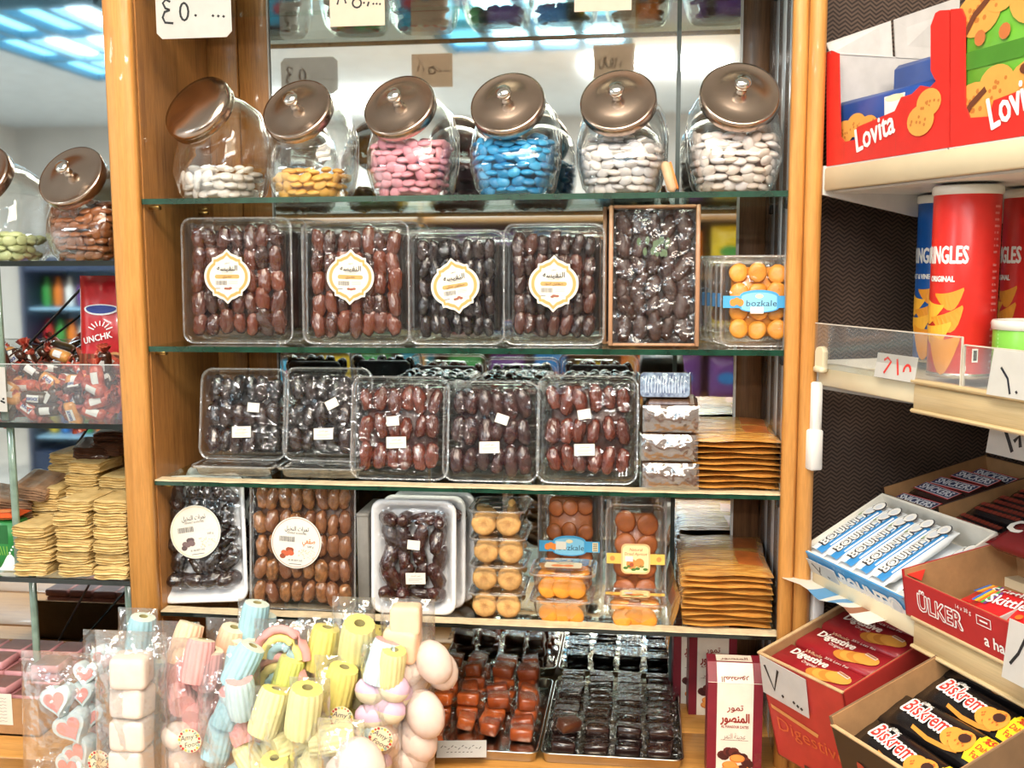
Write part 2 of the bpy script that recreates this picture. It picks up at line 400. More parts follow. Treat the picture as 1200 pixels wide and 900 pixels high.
# ---------------------------------------------------------------- the shelving cabinet
cab = thing('shelving_cabinet', 'honey coloured wooden shelving cabinet with a mirrored back', 'cabinet', (0, 0, 0))
def part(name, mb, m, parent=cab, **k): return obj(name, mb.mesh(name, m), parent, **k)
lw = DX[1]-DX[0]; lc = (DX[0]+DX[1])/2
part('upright_post', MB().cbox((lc, 0.008, 1.82), (lw, 0.018, 2.02), 0.004), W_POST)
part('side_panel', MB().box((lc+0.002, 0.017+DEPTH/2, 1.82), (lw-0.002, DEPTH, 2.02)), W_PANEL)
m1 = (RX[0]+RX[1])/2-0.001
part('upright_post', MB().cbox(((RX[0]+m1)/2, 0.008, 1.82), (m1-RX[0]-0.001, 0.020, 2.02), 0.004).box((m1, 0.012, 1.82), (0.004, 0.012, 2.02)), W_POST)
part('upright_post', MB().cbox(((RX[1]+m1)/2, 0.006, 1.82), (RX[1]-m1-0.001, 0.024, 2.02), 0.006), W_POST)
pl = MB().cbox((0, 0, 0), (0.012, 0.0825, 2.02), 0.002).mesh('plank', W_SHEEN)
for k in range(3): obj('plank', pl, cab, (RX[0]+0.010, 0.058+0.084*k, 1.82))
bx0, bx1 = at(322, 300, DEPTH).x, at(864, 300, DEPTH).x; sx = at(792.5, 300, DEPTH).x
bw = (bx0-DX[1])/2
for k in range(2): part('plank', MB().cbox((DX[1]+bw*(k+0.5), DEPTH+0.008, 1.82), (bw-0.002, 0.012, 2.02), 0.002), W_PANEL)
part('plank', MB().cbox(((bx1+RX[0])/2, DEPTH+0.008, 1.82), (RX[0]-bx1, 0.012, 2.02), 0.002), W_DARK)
part('mirror_panel', MB().box(((bx0+sx)/2, DEPTH+0.006, 1.82), (sx-bx0-0.004, 0.006, 2.02)), MIRROR)
part('mirror_panel', MB().box(((sx+bx1)/2, DEPTH+0.006, 1.82), (bx1-sx-0.004, 0.006, 2.02)), MIRROR)
part('mirror_seam', MB().box((sx, DEPTH+0.004, 1.82), (0.007, 0.008, 2.02)), mat('mirror_seam_strip', (70, 84, 82), 0.35))
part('mirror_edge', MB().box((bx1, DEPTH+0.003, 1.82), (0.004, 0.008, 2.02)), WHITEMETAL)
part('mirror_edge', MB().box((bx0, DEPTH+0.003, 1.82), (0.003, 0.008, 2.02)), GREYBOARD)
LEFTX = DX[0]-0.72
part('mirror_panel', MB().box(((LEFTX+DX[0])/2, DEPTH+0.006, 1.82), (DX[0]-LEFTX, 0.006, 2.02)), MIRROR)
part('side_panel', MB().box((LEFTX-0.01, DEPTH/2, 1.82), (0.02, DEPTH, 2.02)), W_PANEL)
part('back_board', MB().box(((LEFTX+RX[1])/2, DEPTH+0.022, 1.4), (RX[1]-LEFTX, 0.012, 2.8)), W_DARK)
# base with a deck of boards
bm_ = MB().box(((LEFTX+RX[1])/2, -0.02, 0.398), (RX[1]-LEFTX, 0.5, 0.796))
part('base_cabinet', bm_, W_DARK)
for k, (y0, y1) in enumerate([(-0.30, -0.10), (-0.098, 0.10), (0.102, 0.262)]):
    part('deck_board', MB().cbox(((LEFTX+RX[1])/2-0.0, (y0+y1)/2, DECK-0.013), (RX[1]-LEFTX+0.02, y1-y0, 0.026), 0.004), W_DECK)
# brackets and pins
for z in (S1, S2, S3, S4, S0):
    for x, s in ((DX[1], 1), (RX[0]+0.016, -1)):
        for y in (0.035, 0.21):
            part('shelf_pin', MB().cbox((x+s*0.008, y, z-0.012-(.004 if s < 0 else 0)), (0.018, 0.010+(.006 if s < 0 else 0), 0.006+(.008 if s < 0 else 0)), .001), BRASS if s > 0 else BLACK)
# glass shelves: clear faces, green front edge
def shelf(label, x0, x1, z, edge, strip, y0=0.012):
    t = thing('glass_shelf', label, 'shelf', ((x0+x1)/2, 0, z), group='glass shelves')
    b = MB().box((0, (y0+0.002+DEPTH)/2, -0.004), (x1-x0-0.003, DEPTH-y0-0.002, 0.0078))
    obj('glass_pane', b.mesh('glass_pane', SHELFGLASS), t)
    obj('polished_edge', MB().box((0, y0, -0.004), (x1-x0-0.002, 0.004, 0.008)).mesh('polished_edge', edge), t)
    if strip:
        rows = []
        n = 40; rr = random.Random(int(z*1000))
        b = MB()
        for k in range(n+1):
            x = -(x1-x0)/2+0.002+(x1-x0-0.004)*k/n; j = rr.uniform(-0.0006, 0.0006)
            rows.append([(x, y0-0.0035, -0.0015+j), (x, y0-0.0035, 0.0005), (x, y0+0.020+rr.uniform(-.002, .002), 0.0006)])
        obj('edge_strip', b.strip(rows[::-1], 0, False).mesh('edge_strip', CREAMSTRIP), t)
    return t
shelf('glass shelf carrying the row of candy jars with steel lids', DX[1], RX[0]+0.004, S1, GLASSEDGE, 0)
shelf('glass shelf under the upright date packs with ornate stickers', DX[1], RX[0]+0.004, S2, GLASSEDGE, 0)
shelf('cream edged glass shelf under the leaning date packs and foil bricks', DX[1], RX[0]+0.004, S3, GLASSEDGE, 1)
shelf('cream edged glass shelf under the foam trays and fig tubs', DX[1], RX[0]+0.004, S4, GLASSDARK, 1)
shelf('topmost glass shelf seen from below with handwritten price cards', DX[1], RX[0]+0.004, S0, GLASSEDGE, 0)
shelf('side bay glass shelf under the green and brown almond jars', LEFTX, DX[0], L1, GLASSDARK, 0)
shelf('side bay glass shelf under the twisted wrapper sweets', LEFTX, DX[0], L2, GLASSDARK, 0)
shelf('side bay glass shelf under the stacked beige bundles', LEFTX, DX[0], L3, GLASSDARK, 0)
# black stays and glass uprights in the side bay
def stay(p, q, y0, y1):
    a, b = at(p[0], p[1], y0), at(q[0], q[1], y1)
    obj('diagonal_stay', MB().tube([a, b], 0.0022, 6).mesh('diagonal_stay', BLACK), cab)
stay((97, 336), (20, 418), 0.20, 0.245); stay((104, 500), (46, 588), 0.20, 0.245); stay((105, 684), (45, 794), 0.10, 0.22)
gl = mat('green_glass_upright', (120, 142, 128), 0.15, var=0.2, spec=0.8)
for px, z0, z1, y in ((7, L2, L1-0.008, 0.03), (12, L3, L2-0.008, 0.03), (27, DECK, L3-0.008, 0.06), (141, DECK, L3-0.008, 0.06)):
    x = at(px, 500, y).x
    obj('glass_upright', MB().cbox((x, y, (z0+z1)/2), (0.011, 0.006, z1-z0), 0.001).mesh('glass_upright', gl), cab)
# ---------------------------------------------------------------- shop side behind the camera, seen in the mirror
op = thing('opposite_shelf', 'wooden shop shelf across the aisle, filled with bright snack bags', 'shelf', (-0.7, -4.35, 0))
for k, z in enumerate((0.35, 0.72, 1.09, 1.46, 1.80)): obj('shelf_board', MB().box((0, 0, z), (3.8, 0.42, 0.03)).mesh('shelf_board', W_POST), op)
for x in (-1.9, -0.63, 0.63, 1.9): obj('side_panel', MB().box((x, 0, 0.92), (0.03, 0.42, 1.83)).mesh('side_panel', W_POST), op)
obj('back_board', MB().box((0, -0.2, 0.92), (3.8, 0.02, 1.8)).mesh('back_board', W_DARK), op)
def pillow(w, h, d, seal=0.012, nx=12, ny=12, seed=1, amp=0.0, wav=3.0):
    """sealed bag: flat seals at top and bottom, full in the middle; z up, faces -Y"""
    r = random.Random(seed); ph = [r.uniform(0, 6.28) for _ in range(6)]
    b = MB()
    for side in (-1, 1):
        rows = []
        for j in range(ny+1):
            v = j/ny; row = []
            for i in range(nx+1):
                u = i/nx
                th = (max(0.0, 1-abs(2*u-1)**2.6)**0.6)*(max(0.0, 1-abs(2*v-1)**3.2)**0.7)
                cr = amp*(sin(wav*6.28*u+ph[0]+3*v)+sin(wav*5*v+ph[1]+4*u)+0.7*sin(17*u+13*v+ph[2]))*th
                row.append(((u-0.5)*w*(1-0.05*th), side*(d/2*th+0.0004+cr*0.5), v*h))
            rows.append(row)
        if side < 0: b.strip(rows)
        else: b.strip([q[::-1] for q in rows])
    return b
pal = [(236, 196, 40), (40, 120, 190), (200, 40, 40), (60, 150, 70), (230, 120, 30), (240, 236, 226), (110, 60, 130), (30, 150, 180)]
rr = random.Random(3); bagmesh = pillow(0.2, 0.27, 0.07, seed=4, amp=0.002)
words = ['yellow', 'blue', 'red', 'green', 'orange', 'white', 'purple', 'teal']
rows_ = ['second lowest', 'middle', 'upper', 'topmost']
for k, z in enumerate((0.735, 1.105, 1.475)):
    for i in range(14):
        ci = rr.randrange(len(pal)); x = -2.42+0.262*i+ (0.03 if i > 4 else 0)
        b = pillow(0.2+rr.uniform(-0.02, .02), 0.25+rr.uniform(-.04, .03), 0.06, seed=i+20*k, amp=0.0015)
        t = thing('snack_bag', '%s snack bag on the %s board of the shelf across the aisle, place %d' % (words[ci], rows_[k], i+1), 'bag', (x, -4.22, z-.004), (0, 0, pi), 'bags on the opposite shelf')
        obj('wrapper', b.mesh('wrapper', ink(*pal[ci], 0.25)), t)
        c2 = pal[(ci+3) % len(pal)]
        d = MB().fan(circ(0.06, 14, 0, 0, 0.035), 0.0, 0)
        obj('printed_oval', d.mesh('printed_oval', ink(*c2)), t, (0, -0.034, 0.13), FRONT)
fr = thing('drinks_fridge', 'glass fronted drinks fridge by the far wall of the shop', 'fridge', (-4.0, -5.2, 0))
NAVY = ink(36, 50, 76, .4); PALEB = ink(150, 190, 214, .3)
obj('fridge_body', MB().box((0, -.30, .8), (.8, .04, 1.6)).box((-.39, 0, .8), (.03, .6, 1.6)).box((.39, 0, .8), (.03, .6, 1.6)).box((0, 0, .1), (.75, .56, .2)).box((0, 0, 1.55), (.75, .56, .1)).mesh('fridge_body', NAVY), fr)
for k in range(4): obj('fridge_shelf', MB().box((0, 0, .30+.31*k), (.74, .5, .015)).mesh('fridge_shelf', PALEB), fr)
obj('fridge_lining', MB().box((0, -.27, .85), (.74, .01, 1.3)).mesh('fridge_lining', PALEB), fr)
bt = MB().lathe([(.0, 0), (.032, .002), (.034, .02), (.034, .13), (.014, .19), (.014, .22), (0, .221)], 12)
for k in range(4):
    for i in range(8):
        bc = pal[(i+k) % len(pal)]
        tag(obj('drink_bottle', bt.mesh('drink_bottle', ink(*bc, .25)), None, (-4.0-.315+.09*i, -5.1, .309+.31*k)), '%s drink bottle on the %s fridge shelf, %s from the window side' % (words[(i+k) % len(pal)], ['lowest', 'second', 'third', 'top'][k], ['first', 'second', 'third', 'fourth', 'fifth', 'sixth', 'seventh', 'eighth'][i]), 'bottle', 'bottles in the fridge')
# ---------------------------------------------------------------- the metal gondola beside the cabinet
G0 = at(958.5, 426, 0.0)                     # where its middle rail starts
GU = Vector((0.4023, -0.9155, 0.0)); GV = Vector((0.9155, 0.4023, 0.0))
def guv(u, v, z): return Vector((G0.x, G0.y, 0))+GU*u+GV*v+Vector((0, 0, z))
def onv(px, py, v=0.0):
    """(u, z) of the pixel on the vertical plane v of the gondola"""
    d = ray(px, py); o = Vector((G0.x, G0.y, 0))+GV*v
    t = (o-CAM).dot(GV)/d.dot(GV); p = CAM+d*t
    return (p-o).dot(GU), p.z
def gm(u, v, z, tilt=0.0, yaw=0.0, roll=0.0):
    """matrix of a box on the gondola: x along the rail, y into the shelf, tilted back up about its front edge"""
    R = Matrix(((GU.x, GV.x, 0), (GU.y, GV.y, 0), (0, 0, 1))).to_4x4()
    return Matrix.Translation(guv(u, v, z)) @ R @ Matrix.Rotation(yaw, 4, 'Z') @ Matrix.Rotation(tilt, 4, 'X') @ Matrix.Rotation(roll, 4, 'Y')
Z1, Z2, Z3 = onv(972, 197)[1], onv(959, 426)[1], onv(1074, 721)[1]
def herring():
    m, N, L = nt('herringbone_panel'); b = N['Principled BSDF']
    tc = N.new('ShaderNodeTexCoord'); sp = N.new('ShaderNodeSeparateXYZ'); L.new(tc.outputs['Object'], sp.inputs[0])
    def mth(op, a, bb=None):
        n = N.new('ShaderNodeMath'); n.operation = op
        for i, q in enumerate((a, bb)):
            if q is None: continue
            if isinstance(q, (int, float)): n.inputs[i].default_value = q
            else: L.new(q, n.inputs[i])
        return n.outputs[0]
    col = mth('PINGPONG', mth('MULTIPLY', sp.outputs['Y'], 100.0), 1.0)
    ph = mth('FRACT', mth('ADD', mth('MULTIPLY', sp.outputs['Z'], 165.0), mth('MULTIPLY', col, 1.1)))
    tri = mth('PINGPONG', ph, 0.5)
    cr = ramp(N, L, tri, [(0.02, lin((26, 20, 18))), (0.22, lin((82, 66, 58))), (0.5, lin((118, 98, 86)))])
    nz = ramp(N, L, noise(N, L, 12, 2), [(0.3, (0.7, 0.7, 0.7, 1)), (0.7, (1, 1, 1, 1))])
    L.new(mixc(N, L, 'MULTIPLY', 1.0, cr, nz), b.inputs['Base Color']); b.inputs['Roughness'].default_value = 0.55
    bp = N.new('ShaderNodeBump'); bp.inputs['Strength'].default_value = 0.5; bp.inputs['Distance'].default_value = 0.001; L.new(tri, bp.inputs['Height']); L.new(bp.outputs[0], b.inputs['Normal'])
    return m
gon = thing('gondola_shelf', 'cream metal shop gondola with herringbone panels beside the wooden post', 'shelf')
R4 = gm(0, 0, 0)
def gpart(name, mb, m, parent=gon): return obj(name, mb.mesh(name, m), parent, M=R4)
HB = herring()
gpart('end_panel', MB().box((-0.085, 0.30, 1.25), (0.008, 0.52, 2.3)), HB)
hb2 = MB().box((0, 0, 0), (0.008, 1.5, 2.3))
obj('back_panel', hb2.mesh('back_panel', HB), gon, M=gm(0.66, 0.46, 1.25, yaw=pi/2))
ULEN = 1.02
us = onv(1074, 444)[0]; us3 = onv(1074, 721)[0]
for z, split in ((Z1, None), (Z2, us), (Z3, us3)):
    gpart('shelf_tray', MB().box((ULEN/2, 0.215, z-0.012), (ULEN, 0.41, 0.004)), CREAMMETAL)
    e = split or ULEN
    gpart('shelf_rail', MB().cbox((e/2, 0.004, z-0.014), (e-0.002, 0.008, 0.030), 0.002).cbox((e/2, 0.012, z-0.003), (e-0.002, 0.02, 0.005), 0.001), CREAMMETAL)
    if split:
        wr = MB().cbox(((e+ULEN)/2, 0.001, z-0.020), (ULEN-e, 0.012, 0.032), 0.003).cbox(((e+ULEN)/2, -0.003, z-0.001), (ULEN-e, 0.014, 0.006), 0.002)
        gpart('wooden_rail', wr.cbox(((e+ULEN)/2, -0.004, z-0.036), (ULEN-e, 0.010, 0.005), 0.002), W_RAIL)
    # tapered side bracket, deeper at the back
    br = MB(); pr = [(0.0, z+0.004), (0.38, z+0.004), (0.38, z-0.075), (0.15, z-0.062), (0.0, z-0.034)]
    r0 = [(-0.006, y, zz) for y, zz in pr]; r1 = [(0.0, y, zz) for y, zz in pr]
    gpart('side_bracket', br.loft([r0, r1], True, True, 0, False), WHITEMETAL)
    gpart('shelf_underside', MB().box((ULEN/2, 0.2, z-0.030), (ULEN, 0.37, 0.003)), WHITEMETAL)
gpart('upright_bracket', MB().cbox((0.004, -0.004, Z2-0.062), (0.014, 0.014, 0.075), 0.002).cbox((0.004, -0.006, Z2-0.118), (0.022, 0.018, 0.056), 0.002), WHITEMETAL)
gpart('upright_bracket', MB().cbox((-0.004, 0.012, 0.985), (0.014, 0.018, 0.25), 0.002), WHITEMETAL)
# ---------------------------------------------------------------- candy jars
JR = [(.0, 0, 0, .047, .045, 3.5), (.010, 0, 0, .055, .053, 3.5), (.045, 0, 6, .0635, .060, 3.2), (.080, .002, 20, .065, .060, 3.0), (.102, -.004, 36, .061, .055, 2.7),
      (.112, -.018, 50, .054, .049, 2.3), (.117, -.032, 58, .0475, .0465, 2.0), (.121, -.039, 58, .0475, .0465, 2.0)]
def sup(a, e): c, s = cos(a), sin(a); return (math.copysign(abs(c)**(2/e), c), math.copysign(abs(s)**(2/e), s))
def jar_ring(z, y, tl, rx, ry, e, k=1.0, n=32):
    out = []
    for i in range(n):
        a, b = sup(2*pi*i/n, e); a *= rx*k; b *= ry*k
        out.append((a, y+b*cos(rad(tl)), z+b*sin(rad(tl))))
    return out
_jb = MB().loft([jar_ring(*r) for r in JR], True, False)
_jb.loft([jar_ring(*r, k=.945) for r in JR[1:]], False, False)
_jb.loft([jar_ring(.1225, -.0415, 58, .0475, .0465, 2.0), jar_ring(.1225, -.0415, 58, .0500, .0490, 2.0), jar_ring(.118, -.034, 58, .0500, .0490, 2.0)], False, False)
JARMESH = _jb.mesh('glass_body', JARGLASS)
LIDMESH = MB().lathe([(0.0525, -0.008), (0.0535, -0.006), (0.0535, 0.005), (0.0525, 0.008), (0.0495, 0.0085), (0.047, 0.0075), (0.030, 0.0105), (0.012, 0.0125), (0.0, 0.013)], 40).mesh('lid', LIDSTEEL)
PLAINLID = MB().lathe([(0.0525, -0.010), (0.0535, -0.006), (0.0525, -0.003), (0.0535, 0.0), (0.0535, 0.004), (0.051, 0.009), (0.040, 0.011), (0.0, 0.0125)], 40).mesh('lid', LIDSTEEL)
KNOBMESH = MB().lathe([(0.0075, 0.0), (0.0065, 0.004), (0.0055, 0.006), (0.0065, 0.009), (0.0105, 0.013), (0.0115, 0.017), (0.0095, 0.0205), (0.004, 0.022), (0.0, 0.0222)], 20).mesh('knob', CHROME)
def sugar(n, c, alt=None, rough=0.42, var=0.06, coat=0.1): return mat(n, c, rough, var=var, scale=60, rnd=0.10, coat=coat, alt=alt)
SUG = {'white': sugar('white_sugar', (238, 230, 222)), 'yellow': sugar('yellow_sugar', (240, 184, 92)), 'pink': sugar('pink_sugar', (226, 148, 162), (232, 164, 176)), 'blue': sugar('blue_sugar', (30, 132, 190), (64, 160, 208)),
       'grey': sugar('pale_grey_sugar', (206, 204, 208), (216, 206, 200)), 'cream': sugar('cream_white_sugar', (222, 204, 190), (214, 206, 206)), 'green': sugar('pale_green_sugar', (206, 214, 158)), 'brown': sugar('cocoa_coat', (134, 78, 42), (150, 92, 54), coat=0.35, rough=0.3)}
ALM = {k: MB().ell(0.0108, 0.0079, 0.0043, 14, 8).mesh('sugared_almond', m) for k, m in SUG.items()}
def jar_prof(z):
    if z < JR[1][0]: return JR[0][3]+.006, JR[0][4]+.006, 0
    for a, b in zip(JR[1:], JR[2:]):
        if a[0] <= z <= b[0]:
            t = (z-a[0])/(b[0]-a[0]); f = lambda i: a[i]+(b[i]-a[i])*t
            return f(3), f(4), f(1)
    return .06, .05, 0
def candy_jar(label, x, y, z, rz, kind, fill, kw, plain=False, scale=1.0, lab2=None, nohand=False, arc=92):
    t = thing('candy_jar', label, 'jar', (x, y, z), (0, 0, rad(rz)), 'candy jars'); t.scale = (scale,)*3
    obj('glass_body', JARMESH, t)
    ld = obj('lid', PLAINLID if plain else LIDMESH, t, (0, -0.0425, 0.1245), (rad(58), 0, 0))
    if not plain: obj('knob', KNOBMESH, ld, (0, 0, 0.012))
    # candies
    r = random.Random(kw); Mt = Matrix.Translation((x, y, z)) @ Matrix.Rotation(rad(rz), 4, 'Z') @ Matrix.Scale(scale, 4)
    core = MB(); hs = [0.004, 0.010, 0.03, 0.05, 0.07, 0.09]; hs = [h for h in hs if h < fill-0.008]+[fill-0.006]
    rg = []
    for h in hs:
        rx, ry, yy = jar_prof(h); e = 3.2
        rg.append([(sup(2*pi*i/24, e)[0]*(rx-.022), sup(2*pi*i/24, e)[1]*(ry-.022)+yy-(.016*max(0, (h-.06)/.03) if 0 else 0), h) for i in range(24)])
    core.loft(rg)
    # loose almonds at the back and top of the heap, never picked apart
    for k in range(40):
        a = r.uniform(0, 2*pi); h = r.choice(hs); rx, ry, yy = jar_prof(h)
        q = sup(a, 3.2); M = Matrix.Translation((q[0]*(rx-.016)*.98, abs(q[1])*(ry-.016)*.98+yy, h)) @ Matrix.Rotation(r.uniform(0, 6), 4, 'Z') @ Matrix.Rotation(r.uniform(-1, 1), 4, 'X')
        core.ell(.0112, .0078, .0047, 7, 5, M=M)
    tag(obj('heaped_sugared_almonds', core.mesh('heaped_sugared_almonds', SUG[kind]), M=Mt), 'inner heap of %s' % (lab2 or 'sugared almonds'), 'sweets', kind='stuff')
    if nohand: return t
    zz = 0.0085; row = 0
    mats = []
    while zz < fill-0.003:
        rx, ry, yy = jar_prof(zz)
        ps = [rad(-90-arc)+2*rad(arc)*q/240 for q in range(241)]; pp = [(sup(a, 3.2)[0]*rx, sup(a, 3.2)[1]*ry) for a in ps]; cum = [0.0]
        for q in range(240): cum.append(cum[-1]+math.hypot(pp[q+1][0]-pp[q][0], pp[q+1][1]-pp[q][1]))
        n = int(cum[-1]/0.0186)
        for k in range(n):
            tgt = cum[-1]*(k+0.5*(row % 2)+r.uniform(-.2, .2)+0.25)/n; q = 0
            while q < 239 and cum[q+1] < tgt: q += 1
            ph = ps[q]
            q = sup(ph, 3.2); q2 = sup(ph+.05, 3.2)
            p = Vector((q[0]*(rx-.0098), q[1]*(ry-.0098)+yy-(0.0 if zz < .06 else -0.25*(zz-.06)), zz+r.uniform(-.0018, .0018)))
            tn = Vector((q2[0]*rx-q[0]*rx, q2[1]*ry-q[1]*ry, 0)).normalized(); nn = tn.cross(Vector((0, 0, 1)))
            flat = r.random() < .52; tw = r.uniform(-.15, .15) if flat else (r.uniform(0, pi) if r.random() < .4 else r.uniform(-.4, .4))
            ax = tn*cos(tw)+Vector((0, 0, 1))*sin(tw); tl = r.uniform(.9, 1.45) if flat else r.gauss(0, .3)
            ay = nn.cross(ax); nz = (nn*cos(tl)+ay*sin(tl)).normalized()
            mats.append(look(p.x, p.y, p.z, ax, nz.cross(ax)))
        zz += 0.0108; row += 1
    rx, ry, yy = jar_prof(fill)
    for k in range(14):
        a = r.uniform(-pi, 0.25); d = r.random()**.5*.8
        q = (cos(a)*d*rx, sin(a)*d*ry)
        mats.append(Matrix.Translation((q[0]*.95, q[1]*.95+yy+(.25*max(0, fill-.06)), fill+r.uniform(-.003, .003))) @ Matrix.Rotation(r.uniform(0, 6.3), 4, 'Z') @ Matrix.Rotation(r.uniform(-.5, .5), 4, 'X'))
    nm = {'white': 'white', 'yellow': 'yellow', 'pink': 'pink', 'blue': 'blue', 'grey': 'pale_grey', 'cream': 'cream', 'green': 'green', 'brown': 'brown'}[kind]
    for M in mats:
        c = obj(nm+'_sugared_almond', ALM[kind], M=Mt @ M)
        tag(c, lab2, 'sweet', lab2)
    return t
def jx(px, Y, z=S1, py=228): p = at(px, py, Y); return p.x
candy_jar('candy jar with a plain shiny lid, turned aside, beside the wooden panel', jx(262, .075), .075, S1, -20, 'white', .042, 11, True, 1.04, 'white sugared almond in the turned jar beside the wooden panel')
candy_jar('knob-lidded candy jar about a third full of yellow almonds', jx(368, .075), .075, S1, -9, 'yellow', .040, 12, False, 0.99, 'yellow sugared almond in the jar between white and pink ones')
candy_jar('knob-lidded candy jar full of pink almonds', jx(485, .075), .075, S1, -11, 'pink', .078, 13, False, 1.0, 'pink sugared almond in the pink jar')
candy_jar('knob-lidded candy jar full of bright blue almonds', jx(605, .075), .075, S1, -8, 'blue', .082, 14, False, 1.0, 'blue sugared almond in the blue jar')
candy_jar('knob-lidded candy jar full of pale grey almonds beside the blue one', jx(729, .075), .075, S1, -7, 'grey', .076, 15, False, 1.0, 'pale grey sugared almond in the jar beside the blue one')
candy_jar('knob-lidded candy jar full of cream white almonds, nearest the wooden post', jx(858, .075), .075, S1, 5, 'cream', .078, 16, False, 1.03, 'cream white sugared almond in the jar nearest the wooden post')
candy_jar('side bay jar with knob lid holding brown cocoa almonds', at(112, 300, .09).x, .09, L1, -8, 'brown', .086, 17, False, 1.0, 'brown cocoa almond in the side bay jar')
candy_jar('side bay jar with knob lid, low filled with pale green almonds', at(8, 300, .09).x, .09, L1, -10, 'green', .040, 18, False, 1.02, 'pale green sugared almond in the side bay jar')
# jars on the topmost shelf, seen from below through the glass
TOPK = [('brown', 230, 'dark brown almonds over the wooden panel'), ('red', 345, 'red sweets beside the middle price card'), ('red2', 440, 'red sweets behind the middle price card'), ('clear', 545, 'a few pale sweets above the pink jar'),
        ('clear2', 640, 'pale sweets beside the smallest price card'), ('brown2', 745, 'brown almonds behind the smallest price card'), ('dark', 862, 'dark almonds nearest the wooden post')]
SUG['red'] = sugar('red_sugar', (206, 66, 44)); 
for i, (k, px, lab) in enumerate(TOPK):
    kk = 'red' if k.startswith('red') else 'brown' if k[0] in 'bd' else 'cream'
    candy_jar('topmost shelf jar holding '+lab, at(px, 20, .09).x, .09, S0, 0, kk, .075 if k[:5] != 'clear' else .03, 30+i, False, 1.0, lab, True)
# small round-edged wooden chip leaning between the last two jars
tc = thing('wooden_tag', 'small rounded wooden tag leaning between the grey and cream almond jars', 'tag', (at(789, 226, .03).x, .03, S1), (rad(-12), rad(-16), 0))
obj('tag_body', MB().cbox((0, 0, 0.024), (0.014, 0.012, 0.046), 0.005).mesh('tag_body', mat('pale_wood_tag', (214, 176, 138), 0.6, var=.08)), tc)
obj('orange_side', MB().cbox((0.0075, 0.002, 0.024), (0.003, 0.009, 0.04), 0.001).mesh('orange_side', ink(226, 130, 60)), tc)

# ---------------------------------------------------------------- price cards with handwriting
def translucent(m, f=.45):      # thin paper lets some light through
    N, L = m.node_tree.nodes, m.node_tree.links; p = N['Principled BSDF']; t = N.new('ShaderNodeBsdfTranslucent'); x = N.new('ShaderNodeMixShader')
    L.new(p.inputs['Base Color'].links[0].from_socket, t.inputs[0]); x.inputs[0].default_value = f
    L.new(p.outputs[0], x.inputs[1]); L.new(t.outputs[0], x.inputs[2]); L.new(x.outputs[0], N['Material Output'].inputs[0]); return m
translucent(WHITECARD)
def card(label, M, w, h, strokes, col=(24, 24, 26), sw=0.0032, clip=0.0, mesh_mat=None, bend=0.0):
    t = thing('price_card', label, 'card', M=M)
    if clip: out = [(-w/2+clip, -h/2), (w/2-clip, -h/2), (w/2, -h/2+clip), (w/2, h/2-clip), (w/2-clip, h/2), (-w/2+clip, h/2), (-w/2, h/2-clip), (-w/2, -h/2+clip)]
    else: out = [(-w/2, -h/2), (w/2, -h/2), (w/2, h/2), (-w/2, h/2)]
    b = MB().loft([[(x, y, -0.0008) for x, y in out], [(x, y, 0) for x, y in out]], True, True, 0, False)
    obj('card_sheet', b.mesh('card_sheet', mesh_mat or WHITECARD), t)
    d = MB()
    for s in strokes: d.stroke([(x*w, y*h) for x, y in s], sw, 0.0004)
    obj('handwriting', d.mesh('handwriting', ink(*col)), t)
    return t
def dot(x, y, a=.012): return [(x-a, y+a*1.2), (x+a, y-a*1.2)]
def arcp(cx, cy, rx, ry, a0, a1, n=12): return [(cx+rx*cos(rad(a0+(a1-a0)*k/n)), cy+ry*sin(rad(a0+(a1-a0)*k/n))) for k in range(n+1)]
FR4 = Matrix.Rotation(pi/2, 4, 'X')
def frontcard(label, x0, x1, ytop, ybot, Y, *a, **k):
    p0, p1 = at(x0, ybot, Y), at(x1, ybot, Y); z1 = at(x0, ytop, Y).z
    return card(label, Matrix.Translation(((p0.x+p1.x)/2, Y, (p0.z+z1)/2)) @ FR4, p1.x-p0.x, z1-p0.z, *a, **k)
frontcard('white price card with clipped corners reading four hundred fifty in handwritten numerals', 184, 272, -14, 46, 0.004,
          [[(-.30, .22), (-.36, .27), (-.40, .20), (-.37, .10), (-.31, .06)], [(-.31, .06), (-.38, .03), (-.41, -.08), (-.38, -.18), (-.27, -.20)], arcp(-.12, .02, .055, .17, 60, 420), dot(.03, -.06), dot(.26, -.08), dot(.33, -.09), dot(.40, -.10)], clip=.008)
frontcard('plain white price card reading eight hundred fifty, under the red jar', 387, 451, -22, 31.5, 0.004,
          [[(-.36, -.02), (-.28, .32), (-.20, .0)], arcp(.0, -.0, .08, .1, 60, 420), dot(.13, -.0), [(.22, .02), (.19, -.08)], dot(.30, -.03), dot(.36, -.03), dot(.42, -.04)], sw=.0026, mesh_mat=translucent(mat('cream_card', (238, 222, 204), .7, var=.03)))
frontcard('small cream price card with mostly hidden numerals, nearest the end of the top shelf', 673, 740, -40, 14, 0.004,
          [arcp(-.30, .0, .07, .22, 170, 400), arcp(-.12, .02, .09, .22, 150, 380), arcp(-.02, .02, .07, .22, 180, 380), [(.18, .02), (.14, -.2)], dot(.3, .0), dot(.4, .0)], sw=.002, mesh_mat=translucent(mat('cream_card_b', (236, 220, 204), .7, var=.03)))

